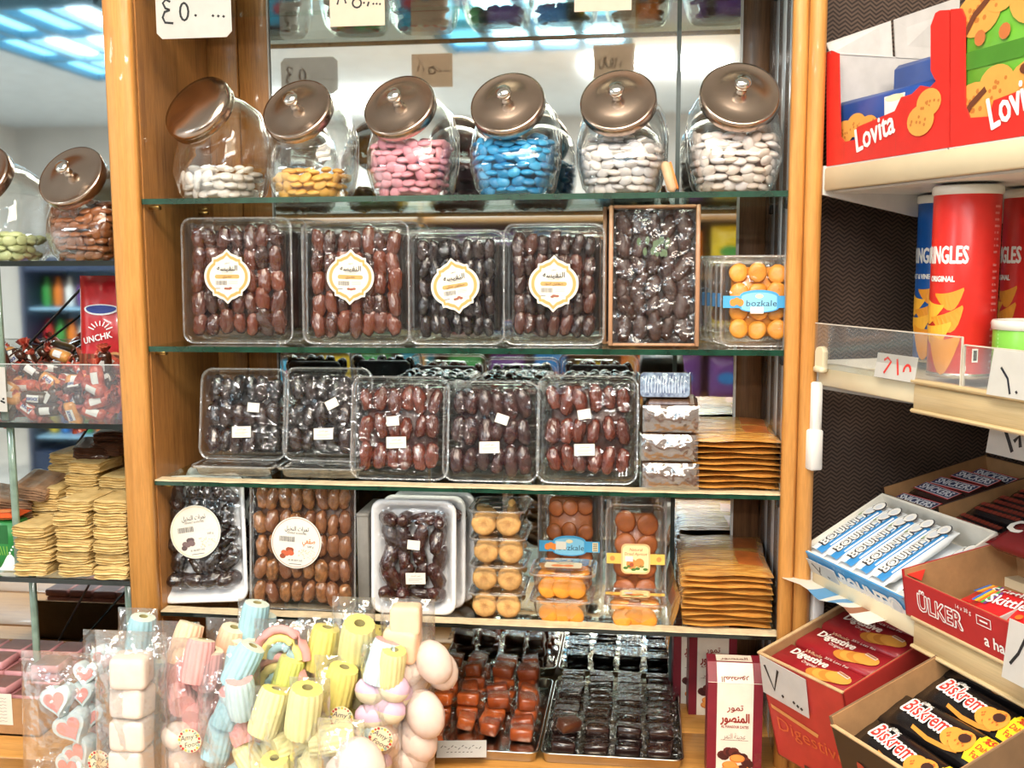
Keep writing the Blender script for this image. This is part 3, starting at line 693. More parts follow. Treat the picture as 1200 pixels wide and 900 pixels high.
# ---------------------------------------------------------------- dates and clear packs
def date_mesh(seed, m, l=0.0180, w=0.0102):
    r = random.Random(seed); a1, a2, a3 = (r.uniform(0, 6.28) for _ in range(3)); k = r.uniform(.9, 1.1)
    def fn(p, t, a):
        q = 1+.05*sin(3*a+a1+4*t)+.055*sin(7*a+a2+2*sin(4*t+a1))+.06*sin(2*a+6*t+a3)+.03*sin(11*t+5*a+a1)
        q *= max(cos(t), .05)**-.38
        return (p[0]*q, p[1]*q*.9, p[2]*k*(1+.05*sin(a+a1)))
    return MB().ell(w, w, l, 16, 14, fn).mesh('date', m)
def datemat(n, c, alt, bump=1.0, rough=.24, coat=1.0): return mat(n, c, rough, var=.45, scale=110, bump=bump, bscale=260, coat=coat, alt=alt, rnd=.22, bstretch=(1, 1, .35))
DM = {'brown': datemat('brown_date_skin', (58, 28, 20), (104, 50, 32)), 'black': datemat('black_date_skin', (24, 17, 19), (44, 28, 27), .7), 'darkbrown': datemat('dark_brown_date_skin', (40, 22, 20), (78, 42, 32)),
      'red': datemat('red_brown_date_skin', (118, 50, 30), (70, 30, 22)), 'amber': datemat('amber_date_skin', (168, 112, 66), (108, 64, 42), .6), 'dry': datemat('dry_date_skin', (74, 52, 46), (60, 44, 42), .6, .5, .1), 'plum': datemat('plum_date_skin', (72, 32, 28), (40, 22, 24))}
DATE = {k: [date_mesh(i*7+j, m) for i in range(3)] for j, (k, m) in enumerate(DM.items())}
def clear_box(w, h, front=.012, back=.040, flange=.005, r=.016, cap=True):
    """clear tray with lid, rim in the plane y=0, standing on z=0; lid faces -Y"""
    R = lambda k, y: [(x, y, z+h/2) for x, z in rrect(w-2*k, h-2*k, max(r-k, .006))]
    lid = MB().loft([R(flange+.007, -front), R(flange+.003, -front+.0015), R(flange, -front*.6), R(flange, -.001), R(.0, -.001), R(0, 0)], True, False)
    lid.loft([R(-.0006, -.0018), R(-.0006, .0004), R(.0022, .0004), R(.0022, -.0018), R(-.0006, -.0018)], False, False, 1)
    tray = MB().loft([R(0, .0005), R(0, .002), R(flange, .0022), R(flange+.003, back*.6), R(flange+.006, back-.003), R(flange+.012, back)], False, True)
    return lid, tray
def grid_dates(t, kind, w, h, cols, rows, y, seed, z0=0.0, jit=.0022, sc=1.0, upright=True, skip=None, dx=0):
    r = random.Random(seed)
    for j in range(rows):
        for i in range(cols):
            if skip and skip(i, j): continue
            x = dx-w/2+w*(i+.5)/cols+r.uniform(-jit, jit); z = z0+h*(j+.5)/rows+r.uniform(-jit, jit)*1.5
            rot = (r.uniform(-.25, .25), r.uniform(-.22, .22)+(0 if upright else pi/2), r.uniform(0, 6.28))
            o = obj('date', DATE[kind][r.randrange(3)], t, (x, y+r.uniform(-.002, .002), z), rot)
            s = sc*r.uniform(.92, 1.1); o.scale = (s, s, s)
BACKING = {k: mat(k+'_date_mass', c, .4, var=.4, scale=70, bump=.8, bscale=90) for k, c in {'brown': (50, 26, 20), 'black': (24, 18, 20), 'darkbrown': (40, 24, 22), 'red': (66, 32, 24), 'amber': (110, 66, 38), 'dry': (52, 38, 36), 'plum': (40, 24, 24)}.items()}
def cartouche(R, n=96):
    out = []
    for k in range(n):
        a = 2*pi*k/n
        x = cos(a); y = sin(a)
        f = .90+.08*abs(cos(2*a))**.8                      # broad lobes
        for c0, hgt, wd in ((pi/2, .17, .20), (3*pi/2, .17, .20), (pi/4+.12, .10, .13), (3*pi/4-.12, .10, .13), (5*pi/4+.12, .10, .13), (7*pi/4-.12, .10, .13)):
            d = abs((a-c0+pi) % (2*pi)-pi)
            if d < wd: f += hgt*(1-d/wd)**1.3
        out.append((R*f*x, R*f*y*.97))
    return out
GOLD = (200, 158, 92)
def ornate_label(sub, seed):
    d = MB(); o = cartouche(.0335)
    d.fan(o, 0, 0); d.ring([(x*.90, y*.90) for x, y in o], [(x*.77, y*.77) for x, y in o], .0003, 1)
    d.text('النفيسه', 0, .0085, .0068, .0004, 2, bold=.02); d.stroke([(-.0085, .0075), (.010, .0075)], .0007, .0004, 3)
    d.text('تمور', 0, .0175, .003, .0004, 3); d.text('ALNAFISA DATES', 0, .0045, .0014, .0004, 3)
    d.poly(rrect(.035, .0055, .0026), .0003, 1); b = len(d.v)
    d.v = d.v[:]
    d.text(sub, 0, -.0013, .0034, .0006, 2)
    r = random.Random(seed); x = -.0165
    while x < -.001:
        wv = r.choice((.0003, .0005, .0008)); d.rect(x, -.0115, x+wv, -.0055, .0004, 3); x += wv+r.choice((.0004, .0006))
    for k in range(3): d.rect(.002, -.0065-.0018*k, .015, -.0060-.0018*k, .0004, 4)
    for k in range(4): d.fan(circ(.0026, 8, -.002+.0024*k+r.uniform(-.001, .001), -.0165+r.uniform(-.001, .001), .0017), .0004+.00005*k, 5)
    d.rect(-.0165, -.0165, -.010, -.0155, .0004, 3); d.rect(.010, -.016, .018, -.0155, .0004, 4)
    return d.mesh('ornate_sticker', [PAPER, ink(*GOLD), ink(40, 32, 30), ink(110, 106, 104), ink(180, 176, 172), ink(150, 88, 70)])
def px_rect(x0, y0, x1, y1, Y):
    p, q = at((x0+x1)/2, y1, Y), at((x0+x1)/2, y0, Y)
    return p.x, p.z, at(x1, (y0+y1)/2, Y).x-at(x0, (y0+y1)/2, Y).x, q.z-p.z
# row 2: four big packs with ornate stickers
for k, (x0, y0, x1, y1, kind, cols, rows, lab, sub, lx, ly, lr, back) in enumerate([
        (214, 251, 343, 399, 'brown', 7, 5, 'large upright date pack beside the wooden panel, ornate white gold sticker', 'خضري', -.0095, .006, 0, 3),
        (354, 254, 480, 399, 'brown', 7, 5, 'large upright pack of brown dates, second from the wooden panel', 'خضري', -.004, .008, 2, 2),
        (478, 261, 591, 396, 'black', 7, 5, 'upright pack of black dates with a tilted ornate sticker', 'صفاوي ملكي', .001, .002, -9, 1),
        (589, 257, 708, 400, 'darkbrown', 7, 5, 'upright pack of dark dates beside the wood-framed box, ornate sticker', 'صفاوي اسود', .001, .001, 1, 2)]):
    cx, z, w, h = px_rect(x0, y0, x1, y1, .055)
    t = thing('date_pack', lab, 'date pack', (cx, .058, S2+.0015), (rad(-2), 0, 0), 'date packs with ornate stickers')
    lid, tray = clear_box(w, h, .014, .042)
    obj('lid', lid.mesh('lid', [CLEAR, RIMC]), t); obj('tray', tray.mesh('tray', CLEAR), t)
    obj('date_mass', MB().cbox((0, .022, h/2), (w-.036, .022, h-.036), .006).mesh('date_mass', BACKING[kind]), t)
    grid_dates(t, kind, w-.030, h-.030, cols, rows, .004, 50+k, .015, sc=w/.152*.98)
    obj('ornate_sticker', ornate_label(sub, k), t, (lx, -.0146, h/2+ly), (pi/2, rad(lr), 0)).scale = (1.10, 1.10, 1.0)
    for b in range(back):
        c = thing('date_pack', ['closest', 'middle', 'rearmost'][b]+' clear pack standing behind the '+['beside-panel', 'second', 'black date', 'dark date'][k]+' one', 'date pack', (cx+.007+.006*b*(1 if k != 2 else -1), .058+.050+.034*b, S2+.0015), (rad(-3), 0, 0), 'date packs standing behind')
        l2, t2 = clear_box(w, h, .008, .022)
        obj('lid', l2.mesh('lid', [CLEAR, RIMC]), c); obj('tray', t2.mesh('tray', CLEAR), c)
        obj('date_mass', MB().cbox((0, .009, h/2), (w-.036, .014, h-.036), .006).mesh('date_mass', BACKING[kind]), c)
# the wood framed box of dry dates under film
cx, z, w, h = px_rect(712, 241, 819, 407, .05)
for q in range(2):
    t = thing('framed_date_box', ['open-fronted wood-framed box of dry dates under crinkled clear film', 'second wood-framed date box standing close behind the first'][q], 'date box', (cx-(.010 if q else 0), .048+.036*q, S2+.0015), (rad(-3), 0, 0), 'wood framed date boxes')
    fm = wood('box_wood', (168, 122, 92), (188, 142, 108), fine=.15) if q == 0 else fm
    for s in (-1, 1): obj('frame_side', MB().cbox((s*(w/2-.003), .012, h/2), (.006, .030, h), .001).mesh('frame_side', fm), t)
    for s in (0, 1): obj('frame_rail', MB().cbox((0, .012, .002+(h-.004)*s), (w-.012, .030, .004), .001).mesh('frame_rail', fm), t)
    obj('box_back', MB().box((0, .026, h/2), (w-.012, .002, h-.008)).mesh('box_back', BACKING['dry']), t)
    if q: continue
    r = random.Random(91)
    for j in range(6):
        for i in range(5):
            o = obj('date', DATE['dry'][r.randrange(3)], t, (-w/2+.012+(w-.024)*(i+.5)/5+r.uniform(-.003, .003), .016+r.uniform(-.003, .002), .012+(h-.024)*(j+.5)/6+r.uniform(-.003, .003)), (r.uniform(-.5, .5), r.uniform(-.7, .7), r.uniform(0, 6)))
            s = r.uniform(1.0, 1.25); o.scale = (s, s, s)
    rows = []
    for j in range(25):
        row = []
        for i in range(17):
            u, v = i/16-.5, j/24
            row.append((u*(w-.010), .002-.003*sin(9*u+6*v)*sin(7*v)+.0018*sin(31*u+17*v)+.0012*sin(47*v-20*u), .004+v*(h-.008)))
        rows.append(row)
    obj('clear_film', MB().strip(rows).mesh('clear_film', CRINKLE), t)
    d = MB(); gr = random.Random(5)
    for k in range(18):       # printed green leaf marks
        x, y = gr.uniform(-.02, .022), gr.uniform(.02, .042); d.fan(circ(.003, 8, x, y, .006), .0002+.00003*k)
    obj('green_print', d.mesh('green_print', mat('faded_green_print', (84, 108, 74), .5)), t, (-.002, .0045, h/2+.01), FRONT)
# ---------------------------------------------------------------- apricots and figs in clear tubs
APM = mat('apricot_flesh', (232, 150, 48), .42, var=.12, scale=60, rnd=.08, bump=.3, bscale=150, coat=.1, sss=.15)
APD = mat('dark_apricot_flesh', (178, 98, 48), .4, var=.14, scale=60, rnd=.1, bump=.3, bscale=150, coat=.15, sss=.15)
FIGM = mat('dried_fig_skin', (206, 158, 96), .6, var=.2, scale=90, rnd=.1, bump=.5, bscale=200)
FIGC = mat('fig_eye', (186, 136, 82), .7)
def disc(m, R=.0155, T=.0046, seed=1):
    r = random.Random(seed); a1, a2 = r.uniform(0, 6), r.uniform(0, 6)
    return MB().ell(R, R, T, 14, 6, lambda p, t, a: (p[0]*(1+.04*sin(2*a+a1)+.03*sin(3*a+a2)), p[1]*(1+.05*sin(2*a+a2)), p[2]*(1-.25*max(0, cos(t)*0+1-math.hypot(p[0], p[1])/R)))).mesh('apricot', m)
AP = [disc(APM, seed=i) for i in range(3)]; APDK = [disc(APD, seed=i+5) for i in range(3)]
def figmesh():
    b = MB().ell(.0192, .0192, .0085, 27, 7, lambda p, t, a: (p[0]*(1+.022*sin(9*a)*abs(cos(t))), p[1]*(1+.022*sin(9*a)*abs(cos(t))), p[2]*(.55+.45*min(1, math.hypot(p[0], p[1])/.012))))
    d = MB()
    for k in range(9):
        a = 6.283*k/9; b.add([(0.001*cos(a+1.5), .001*sin(a+1.5), .0058), (.007*cos(a), .007*sin(a), .0072), (0.001*cos(a-1.5), .001*sin(a-1.5), .0058)], [(0, 1, 2)], 1)
    b.add([(.002*cos(q), .002*sin(q), .0060) for q in (0, 1, 2, 3, 4, 5)], [(0, 1, 2, 3, 4, 5)], 1)
    return b.mesh('fig', [FIGM, FIGC])
FIG = figmesh()
def bozkale(w, blank):
    """blue belly band: straight ends, oval middle, name in thin serif-like letters"""
    d = MB(); up = [(-w/2, .0085), (-w*.27, .0085)]+[(w*.27*cos(a)*-1, .0085+.0085*sin(a)) for a in [pi*k/12 for k in range(1, 12)]]+[(w*.27, .0085), (w/2, .0085)]
    lo = [(w/2, -.0085), (w*.27, -.0085)]+[(w*.27*cos(a), -.0085-.0065*sin(a)) for a in [pi*k/12 for k in range(1, 12)]]+[(-w*.27, -.0085), (-w/2, -.0085)]
    d.fan((up+lo)[::-1], 0, 0)
    n = 14; sh = lambda k, s: [(x*.93, y*s-.001) for x, y in (up[2:-2]+lo[2:-2])]
    d.fan(sh(0, .84)[::-1], .0002, 1)
    d.text('bozkale', .003, -.006, .0085, .0005, 2, shear=.05, width=w*.42)
    d.fan(circ(.0055, 14, 0, .008, .003), .0005, 3)
    for k in range(3): d.fan(circ(.0048, 12, -w*.36+.005*k, -.001+(.002 if k == 1 else 0), .0052), .0004+.0001*k, 4)
    d.rect(w*.38, -.007, w*.47, .007, .0004, 3)
    for k in range(6): d.rect(w*.39, -.006+.0021*k, w*.46, -.005+.0021*k, .0006, 5)
    if blank == 1: d.rect(-.012, -.0165, .006, -.007, .0008, 6)
    if blank == 2: d.rect(-.021, -.005, -.005, .0075, .0008, 6)
    return d.mesh('belly_band', [ink(66, 158, 208), ink(132, 200, 232), ink(30, 62, 92), ink(244, 226, 180), ink(238, 138, 50), ink(60, 60, 70), PAPER])
def apricot_pack(label, loc, rot, w, h, meshes, band, rows, cols, seed, back=.03, front=.010):
    t = thing('apricot_pack', label, 'apricot pack', loc, rot, 'apricot packs')
    lid, tray = clear_box(w, h, front, back, r=.014)
    obj('lid', lid.mesh('lid', [CLEAR, RIMC]), t); obj('tray', tray.mesh('tray', CLEAR), t)
    r = random.Random(seed)
    for j in range(rows):
        for i in range(cols):
            x = -w/2+.014+(w-.028)*(i+.5)/cols+r.uniform(-.002, .002); z = .012+(h-.024)*(j+.5)/rows+r.uniform(-.002, .002)
            obj('apricot', meshes[r.randrange(3)], t, (x, .000+.005*((i+j) % 2)+r.uniform(-.001, .001), z), (pi/2+r.uniform(-.2, .2), 0, r.uniform(-.2, .2))).scale = ((w-.026)/cols/.0295,)*3
    obj('apricot_mass', MB().cbox((0, back*.55, h/2), (w-.032, back*.5, h-.03), .006).mesh('apricot_mass', APD if meshes is APDK else APM), t)
    if band: obj('belly_band', band, t, (0, -front-.0006, h*.49), FRONT)
    return t
cx, z, w, h = px_rect(843, 298, 933, 405, .05)
apricot_pack('upright pack of bright apricots with blue band, at the end of the date row', (cx, .05, S2+.0015), (rad(-4), 0, 0), w, h, AP, bozkale(w-.006, 1), 4, 3, 71)
for k in range(5):
    c = thing('apricot_pack', 'clear apricot pack, %s behind the bright front one at the post' % ['first', 'second', 'third', 'fourth', 'last'][k], 'apricot pack', (cx-.004-.0065*k, .05+.042+.018*k, S2+.0015), (rad(-2), 0, 0), 'apricot packs in a row at the post')
    l2, t2 = clear_box(w, h, .005, .011, r=.014)
    obj('lid', l2.mesh('lid', [CLEAR, RIMC]), c); obj('tray', t2.mesh('tray', CLEAR), c)
    obj('band_end', MB().box((-w/2+.005, 0, h*.5), (.005, .010, .020)).mesh('band_end', ink(50, 110, 160)), c)
# ---------------------------------------------------------------- third shelf
ORD = ['first', 'second', 'third', 'fourth', 'fifth', 'sixth', 'seventh', 'eighth', 'ninth', 'tenth', 'eleventh', 'twelfth', 'thirteenth', 'fourteenth', 'fifteenth', 'sixteenth']
def sticker_mesh(w, h, lines):
    d = MB().rect(-w/2, -h/2, w/2, h/2, 0, 0)
    if lines:
        d.text('تمور النخيل', 0, h*.18, h*.16, .0003, 1, width=w*.5)
        d.rect(-w*.36, -h*.08, w*.36, -h*.02, .0003, 2); d.rect(-w*.36, -h*.2, w*.2, -h*.15, .0003, 2); d.rect(-w*.3, -h*.34, w*.32, -h*.3, .0003, 2)
    return d.mesh('sticker', [PAPER, ink(120, 116, 112), ink(176, 172, 168)])
STB, STS = sticker_mesh(.030, .017, True), sticker_mesh(.019, .014, False)
def lying(w, d, front, back, r=.014):
    lid, tray = clear_box(w, d, front, back, r=r)
    return lid.mesh('lid', [CLEAR, RIMC]), tray.mesh('tray', CLEAR)
LY = (-pi/2, 0, 0)
cols3 = [('black dates beside the wooden panel', 'black', 232, 438, 335, 546, (.002, -.028), (.020, .010), 'brown'), ('black dates, second in the leaning row', 'black', 330, 438, 434, 549, (-.002, -.030), (.010, .016), 'black'),
         ('red-brown dates, third in the leaning row', 'red', 413, 451, 527, 568, (-.002, -.022), (-.008, .010), 'plum'), ('plum-red dates, middle of the leaning row with a tilted sticker', 'plum', 520, 455, 632, 569, (.000, -.024), (.018, .018), 'red'),
         ('glossy red-brown dates beside the foil bricks', 'red', 629, 448, 747, 571, (-.003, -.030), (-.004, .022), 'plum')]
for k, (lab, kind, x0, y0, x1, y1, s1, s2, kb) in enumerate(cols3):
    cx, z, w, h = px_rect(x0, y0, x1, y1, .060)
    lift = .022 if k < 2 else .0
    t = thing('date_pack', 'square clear pack of '+lab, 'date pack', (cx, .045+(.018 if k < 2 else 0), S3+.0015+lift), (rad(-10), 0, 0), 'leaning square date packs')
    h /= cos(rad(10))*1.0
    if k < 2: h *= .97
    lid, tray = clear_box(w, h, .012, .030, .005, .018)
    obj('lid', lid.mesh('lid', [CLEAR, RIMC]), t); obj('tray', tray.mesh('tray', CLEAR), t)
    obj('date_mass', MB().cbox((0, .018, h/2), (w-.04, .016, h-.036), .006).mesh('date_mass', BACKING[kind]), t)
    grid_dates(t, kind, w-.026, h-.026, 6, 3, .003, 120+k, .013, sc=1.12)
    obj('sticker', STB, t, (s1[0], -.0128, h/2+s1[1]), (pi/2, rad(-2), 0)); obj('sticker', STS, t, (s2[0], -.0128, h/2+s2[1]), (pi/2, rad([4, -28, -6, 18, -10][k]), 0))
    # packs lying flat behind, one of them showing its dates on top
    n = 3 if k < 2 else 5
    for q in range(n):
        zz = S3+.0015+.0255*q+.020
        c = thing('date_pack', '%s lying pack of the flat stack behind the %s leaning date pack' % (['lowest', 'second', 'third', 'fourth', 'topmost'][q] if n == 5 else ['lowest', 'middle', 'topmost'][q], ORD[k]), 'date pack', (cx+.004, .128+.002*(q % 2), zz), LY, 'date packs lying flat')
        dd = .122
        ll, tt = lying(w*.97, dd, .008 if q == n-1 else .004, .018)
        obj('lid', ll, c); obj('tray', tt, c)
        obj('date_mass', MB().cbox((0, .004, dd/2), (w-.04, .014, dd-.036), .006).mesh('date_mass', BACKING[kind]), c)
        if q == n-1: grid_dates(c, kb, w-.034, dd-.03, 6, 3, -.002, 140+k, .015, sc=1.0)
    if k < 2:
        c = thing('date_pack', 'flat lying clear pack carrying the %s black date pack' % ['first', 'second'][k], 'date pack', (cx, .018, S3+.0195), LY, 'date packs lying flat')
        ll, tt = lying(w*.95, .085, .003, .017); obj('lid', ll, c); obj('tray', tt, c)
# foil bricks
FOILB = mat('brown_paste', (96, 66, 48), .5, var=.3, scale=50)
FOILT = mat('foil_print_top', (120, 96, 84), .25, var=.35, scale=40, coat=.4, alt=(150, 110, 84))
SILV = film('silvery_wrap', .22, .9, 1.4, rough=.12, bump=.9, bscale=24, body=.05, bodycol=(.8, .78, .78))
BLUEP = mat('blue_print', (92, 122, 182), .35, var=.5, scale=120, col2=(176, 196, 224), coat=.3)
cx, z, w, h = px_rect(752, 545, 818, 578, .03)
for q in range(4):
    top = q == 3
    loc = (cx-(.008 if top else .002*(q % 2)), .018 if not top else .075, S3+.001+.0415*q)
    t = thing('foil_brick', ['lowest film-wrapped brown brick of the stack by the golden sheets', 'film-wrapped brown brick second from the bottom of its stack', 'film-wrapped brown brick third from the bottom, upper face printed', 'topmost film-wrapped brick with a blue printed front, set back'][q], 'brick', loc, (rad(-8) if top else 0, 0, rad(2-2*q) if not top else 0), 'film wrapped bricks')
    wd, hh, dp = w-.004, .040, .13 if not top else .10
    obj('brick_body', MB().cbox((0, dp/2, hh/2), (wd, dp, hh-.002), .006).mesh('brick_body', FOILB), t)
    if not top: obj('printed_top', MB().rect(-wd/2+.006, .004, wd/2-.006, dp-.01, 0).mesh('printed_top', FOILT), t, (0, 0, hh-.0003))
    else:
        d = MB().poly(rrect(wd-.004, hh-.004, .006), 0, 0)
        r = random.Random(8)
        for gx in range(14):
            d.stroke([(-wd/2+.010+(wd-.02)*gx/13, -hh/2+.008), (-wd/2+.010+(wd-.02)*gx/13+r.uniform(-.001, .001), r.uniform(-.002, .004)), (-wd/2+.011+(wd-.02)*gx/13, hh/2-.007)], .0013, .0003, 1)
        obj('blue_print', d.mesh('blue_print', [BLUEP, ink(206, 218, 236)]), t, (0, -.0004, hh/2), FRONT)
    rows = []; r = random.Random(q+20)
    for j in range(11):
        row = []
        for i in range(21):
            u, v = i/20-.5, j/10
            row.append((u*(wd+.004), -.0015-.006*sin(pi*v)*(1-abs(2*u)**4)-.0022*abs(sin(11*u+5*v+q))*sin(pi*v)-.0016*abs(sin(23*u-9*v+2*q))*sin(pi*v)-r.uniform(0, .0012), .001+v*(hh-.002)))
        rows.append(row)
    obj('wrap_front', MB().strip(rows).mesh('wrap_front', SILV if not top else CRINKLE), t)
# golden sheet packets
GOLDS = mat('golden_wrap', (232, 146, 58), .2, var=.3, scale=22, rnd=.14, coat=.9, stretch=(1, 5, 1), bump=.9, bscale=45, bstretch=(.5, 4, 1), col2=(246, 190, 100))
GOLDR = mat('amber_paste_strip', (204, 112, 50), .35, var=.25, scale=30, rnd=.1, coat=.4)
def sheet_mesh(seed, w=.132, d=.225, hh=.0088):
    r = random.Random(seed); a = [r.uniform(0, 6.28) for _ in range(8)]
    b = MB(); nx, ny = 14, 10
    def top(u, v): return .0012*sin(38*v+a[0]+2*u)+.0009*sin(61*v+a[1]-4*u)+.0007*sin(9*u+a[2]+20*v)
    for side in (1, -1):
        rows = []
        for j in range(ny+1):
            row = []
            for i in range(nx+1):
                u, v = i/nx, j/ny
                th = (1-abs(2*u-1)**7)**.5*(1-abs(2*v-1)**9)**.5 if 0 < i < nx and 0 < j < ny else 0
                row.append(((u-.5)*w+.0015*sin(7*v+a[3])+.003*(u-.5)*sin(3*v+a[6]), v*d+.0025*sin(6*u+a[4])*(1 if j == 0 else .3), hh/2+side*th*hh/2+(top(u, v)*.8 if th else .001*sin(9*u+a[5]))))
            rows.append(row)
        b.strip(rows if side > 0 else [q[::-1] for q in rows], 0)
    q = nx*ny; b.m = [1 if 9 <= f % nx <= 12 and 2 <= (f % q)//nx <= 8 and ((f % q)//nx) % 4 != 1 else 0 for f in range(len(b.f))]
    return b.mesh('sheet_packet', [GOLDS, GOLDR])
SHEETS = [sheet_mesh(i) for i in range(4)]
def sheet_stack(n, px0, px1, zsh, where, Y0):
    x0, x1 = at(px0, 540, Y0).x, at(px1, 540, Y0).x; w = x1-x0; r = random.Random(n*3+int(zsh*100))
    for k in range(n):
        words_ = ORD[k]+' golden sheet packet from the bottom of the stack on the '+where
        t = obj('sheet_packet', SHEETS[k % 4], None, ((x0+x1)/2+r.uniform(-.0015, .0015), Y0+r.uniform(-.003, .003), zsh+.0005+.0083*k), (0, 0, r.uniform(-.012, .012)))
        t.scale = (w/.132*r.uniform(.97, 1.0), 1, 1)
        tag(t, words_, 'packet', 'golden sheet packets')
        if k == n-1: t['label'] = 'topmost golden sheet packet of the stack on the '+where
sheet_stack(9, 806, 917, S3+.001, 'third shelf', .022)
sheet_stack(10, 800, 911, S4+.001, 'lowest shelf', .022)
t = obj('sheet_packet', sheet_mesh(17, .085, .2, .006), None, (at(795, 735, .03).x-.004, .03, S4+.002), (0, rad(-76), rad(3)))
tag(t, 'dull golden packet standing on edge against the lowest stack', 'packet', 'golden sheet packets')

# ---------------------------------------------------------------- lowest shelf
FOAM = mat('white_foam', (236, 236, 238), .55, var=.03, bump=.1, bscale=300)
def foam_tray(w, h, d=.026):
    R = lambda k, y, r=.018: [(x, y, z+h/2) for x, z in rrect(w-2*k, h-2*k, r, 5)]
    return MB().loft([R(.020, d), R(.010, d-.004), R(.0015, .002), R(0, 0), R(.002, -.0015), R(.006, -.001), R(.013, d-.010), R(.018, d-.006)], True, True)
def round_label(R, c1, word, wc, dark):
    d = MB().fan(circ(R, 48), 0, 0)
    d.ring(circ(R*.955, 48), circ(R*.935, 48), .0003, 1)
    d.text('تمرات النخيل', 0, R*.46, R*.17, .0004, 2, bold=.01, width=R*.95); d.text('TAMARAT ALNAKHEEL', 0, R*.33, R*.075, .0004, 2, width=R*.8)
    x = -R*.68; r = random.Random(4)
    while x < -R*.06:
        wv = r.choice((.0004, .0007, .001)); d.rect(x, R*.02, x+wv, R*.22, .0004, 2); x += wv+r.choice((.0005, .0008))
    d.text(word, R*.5, R*.0, R*.2, .0004, 3, bold=.02, width=R*.5); d.text('500 g', R*.58, -R*.16, R*.08, .0004, 2)
    for k in range(7):
        a = k*.9; d.fan(circ(R*.12, 10, -R*.35+R*.17*cos(a*1.3), -R*.42+R*.13*sin(a*1.7), R*.10), .0004+.00006*k, 4 if k % 2 else 5)
    for k in range(40): d.fan(circ(R*.018, 5, R*r.uniform(.1, .75), -R*r.uniform(.25, .6)), .0004, 6)
    d.text('IR 48 809 542', 0, -R*.72, R*.07, .0004, 2); d.rect(-R*.25, -R*.84, R*.25, -R*.82, .0004, 2)
    return d.mesh('round_label', [PAPER, ink(*c1), ink(70, 68, 70), ink(*wc), ink(*dark), ink(*[min(255, int(v*1.3)) for v in dark]), ink(214, 170, 130)])
cx, z, w, h = px_rect(190, 582, 294, 728, .04)
for q in range(2):
    t = thing('foam_date_tray', ['white foam tray of black dates with a round pale label, tilted', 'white foam tray of black dates standing behind the tilted round-label one'][q], 'date tray', (cx+(.014 if q else 0), .035+.05*q, S4+.0025+(.004 if q == 0 else .008)), (rad(-9), rad(-4 if q == 0 else 0), 0), 'foam date trays')
    obj('foam_base', foam_tray(w, h).mesh('foam_base', FOAM), t)
    r = random.Random(7+q)
    for j in range(5):
        for i in range(4):
            o = obj('date', DATE['black'][r.randrange(3)], t, (-w/2+.018+(w-.036)*(i+.5)/4+r.uniform(-.003, .003), .009+r.uniform(-.002, .002), .018+(h-.036)*(j+.5)/5), (r.uniform(-.2, .2), r.uniform(-1.0, 1.0) if j else r.uniform(1.3, 1.8), r.uniform(0, 6)))
            s = r.uniform(1.15, 1.4); o.scale = (s, s, s)
    rows = [[((i/14-.5)*(w-.01), -.008-.004*sin(pi*i/14)*sin(pi*j/14)+.0012*sin(i*1.1+j*.7)*sin(j*.9), .005+(h-.01)*j/14) for i in range(15)] for j in range(15)]
    obj('clear_wrap', MB().strip(rows).mesh('clear_wrap', CRINKLE), t)
    if q == 0: obj('round_label', round_label(.041, (222, 206, 150), 'خضري', (196, 206, 214), (92, 74, 74)), t, (-.003, -.0155, h*.56), (pi/2, rad(-6), 0))
cx, z, w, h = px_rect(293, 576, 417, 721, .035)
t = thing('date_pack', 'large clear pack of amber dates with a round red-rimmed label', 'date pack', (cx, .034, S4+.0025), (rad(-5), 0, 0))
lid, tray = clear_box(w, h, .010, .055, .003, .010)
obj('lid', lid.mesh('lid', [CLEAR, RIMC]), t); obj('tray', tray.mesh('tray', CLEAR), t)
obj('date_mass', MB().cbox((0, .03, h/2), (w-.02, .03, h-.02), .006).mesh('date_mass', BACKING['amber']), t)
grid_dates(t, 'amber', w-.014, h-.014, 8, 5, .004, 160, .007, sc=1.02)
obj('round_label', round_label(.0395, (206, 120, 96), 'صقعي', (226, 128, 70), (150, 72, 44)), t, (-.006, -.0118, h*.54), (pi/2, rad(3), 0))
gx = at(427, 650, .05).x
t = thing('grey_carton', 'plain grey carton standing between the amber dates and the foam tray', 'carton', (gx, .042, S4+.0025))
obj('carton_body', MB().cbox((0, .05, .073), (.018, .10, .146), .001).mesh('carton_body', mat('dull_grey_card', (122, 118, 112), .6)), t)
obj('carton_lid', MB().cbox((0, .05, .148), (.019, .101, .006), .001).mesh('carton_lid', mat('dull_grey_card_lid', (134, 130, 124), .6)), t)
cx, z, w, h = px_rect(435, 579, 535, 711, .035)
